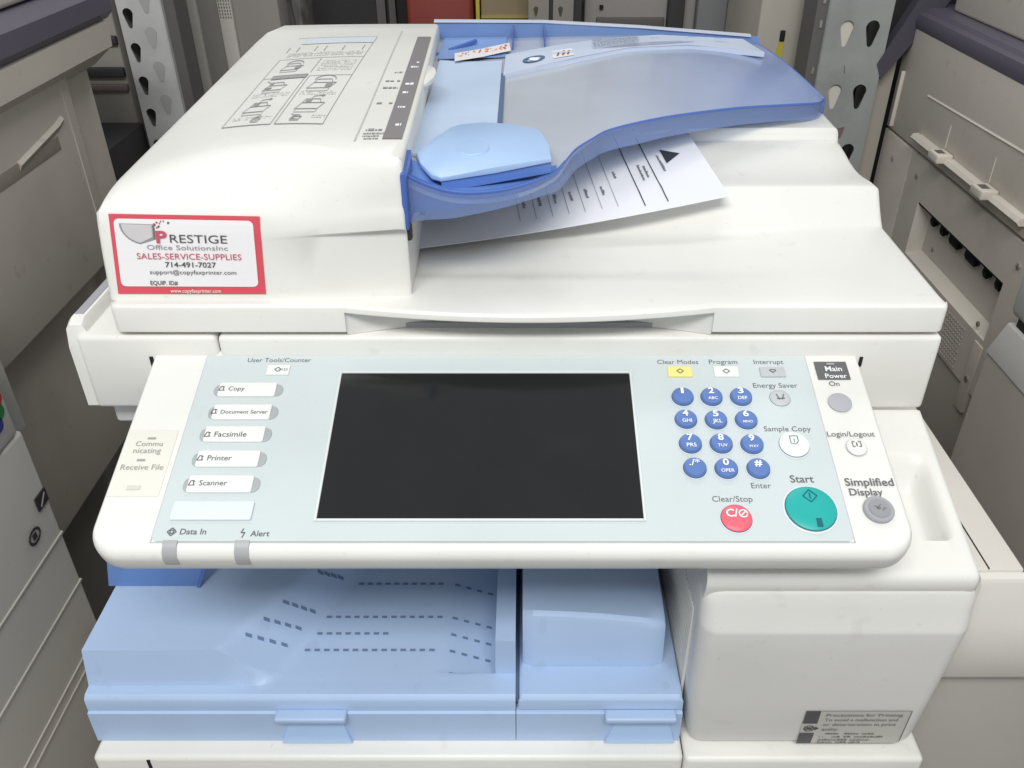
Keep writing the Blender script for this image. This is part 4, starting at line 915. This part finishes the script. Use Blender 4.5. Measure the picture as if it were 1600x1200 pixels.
t, o_ = crate('brown_carton', 'brown carton crossed by a yellow strap behind the copier', 'carton', -.075, .03, 1.58, 1.9, 0, 1.4, cart_m)
bm = BM(); box(bm, -.0745, .03, 1.5765, 1.5805, .968, .973); obj('strap', bm, mat('strap_dim', (.40, .35, .10), .6), t, o_)
bm = BM(); box(bm, -.0835, -.077, 1.572, 1.59, .3, 1.4, .001); obj('yellow_edge', bm, strap_m, t, o_)
t, o_ = crate('red_case', 'dark red case standing on the rack behind the feeder cover', 'case', -.200, -.088, 1.56, 1.9, 0, 1.013, redbox_m, .008)
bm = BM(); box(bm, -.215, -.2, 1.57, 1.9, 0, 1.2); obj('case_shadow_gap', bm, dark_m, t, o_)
t, o_ = crate('black_cabinet', 'near-black cabinet with a thin grey post beside the red case', 'cabinet', -.44, -.23, 1.75, 2.1, 0, 1.3, shade_m)
bm = BM(); box(bm, -.278, -.262, 1.735, 1.751, 0, 1.3); obj('grey_post', bm, mat('thin_post', (.16, .15, .15), .6), t, o_)
bm = BM(); box(bm, -.255, -.243, 1.735, 1.751, 0, 1.3); obj('grey_post', bm, MATS['thin_post'], t, o_)
# wrapped machines behind the left upright
t, o_ = crate('wrapped_machine', 'grey machine in clear film behind the left shelf upright', 'machine', -.575, -.400, 1.65, 2.0, 0, 1.4, mat('wrap_grey', (.27, .26, .24), .35, .5, .35, 30, .3, 60))
for k in range(5):
    x = -.47 + .013 * k; bm = BM(); loft(bm, [[(x + .004 * math.sin(z * 37 + k), 1.6495, z), (x + .004 + .004 * math.sin(z * 37 + k), 1.641, z), (x + .009 + .003 * math.sin(z * 31 + k), 1.6495, z)] for z in [.7 + .05 * i for i in range(13)]]); obj('film_fold', bm, mat('film_fold', (.27, .265, .255), .25, .5, .1), t, o_)
t, o_ = crate('vent_cabinet', 'tall cabinet with pale strips and a vent of small holes behind the left shelf upright', 'cabinet', -.60, -.40, 1.5, 1.56, 0, 1.4, mat('panel_mid', (.30, .28, .26), .6), group=None)
for x0, x1 in ((-.553, -.530), (-.4955, -.4730)):
    bm = BM(); box(bm, x0, x1, 1.49, 1.4998, 0, 1.4, .001); obj('pale_strip', bm, mat('panel_pale', (.58, .55, .50), .6), t, o_)
bm = BM()
for r in range(7):
    for c_ in range(5): prism(bm, [(-.4925 + c_ * .0042 + .001 * math.cos(a), 1.4897, .985 + r * .005 + .0016 * math.sin(a)) for a in (0, 1.05, 2.1, 3.14, 4.2, 5.2)], (0, -.0004, 0))
o = obj('vent_holes', bm, mat('vent_dark', (.14, .13, .12), .6), t, o_, smooth=0); o['kind'] = 'stuff'
# dark shelf machine between the beige copier and the left upright
t, o_ = crate('dark_machine', 'dark grey machine with horizontal ridges between beige copier and left upright', 'machine', -.90, -.592, 1.32, 1.7, 0, 1.4, mat('machine_dim', (.33, .31, .28), .6))
for z, d in ((.985, .006), (.940, .007), (.918, .005)):
    bm = BM(); box(bm, -.90, -.592, 1.312, 1.3205, z - d, z + d, .002); obj('ridge', bm, shade_m if d > .0055 else mat('ridge_brown', (.16, .13, .125), .6), t, o_)
bm = BM(); box(bm, -.66, -.58, 1.14, 1.31, .55, .868, .002); obj('black_box', bm, shade_m, t, o_)
bm = BM(); prism(bm, [(-.62, 1.135, .848), (-.615, 1.135, .852), (-.54, 1.135, .815), (-.54, 1.135, .809)], (0, -.004, 0)); obj('cable', bm, mat('cable_grey', (.35, .33, .31), .5), t, o_)
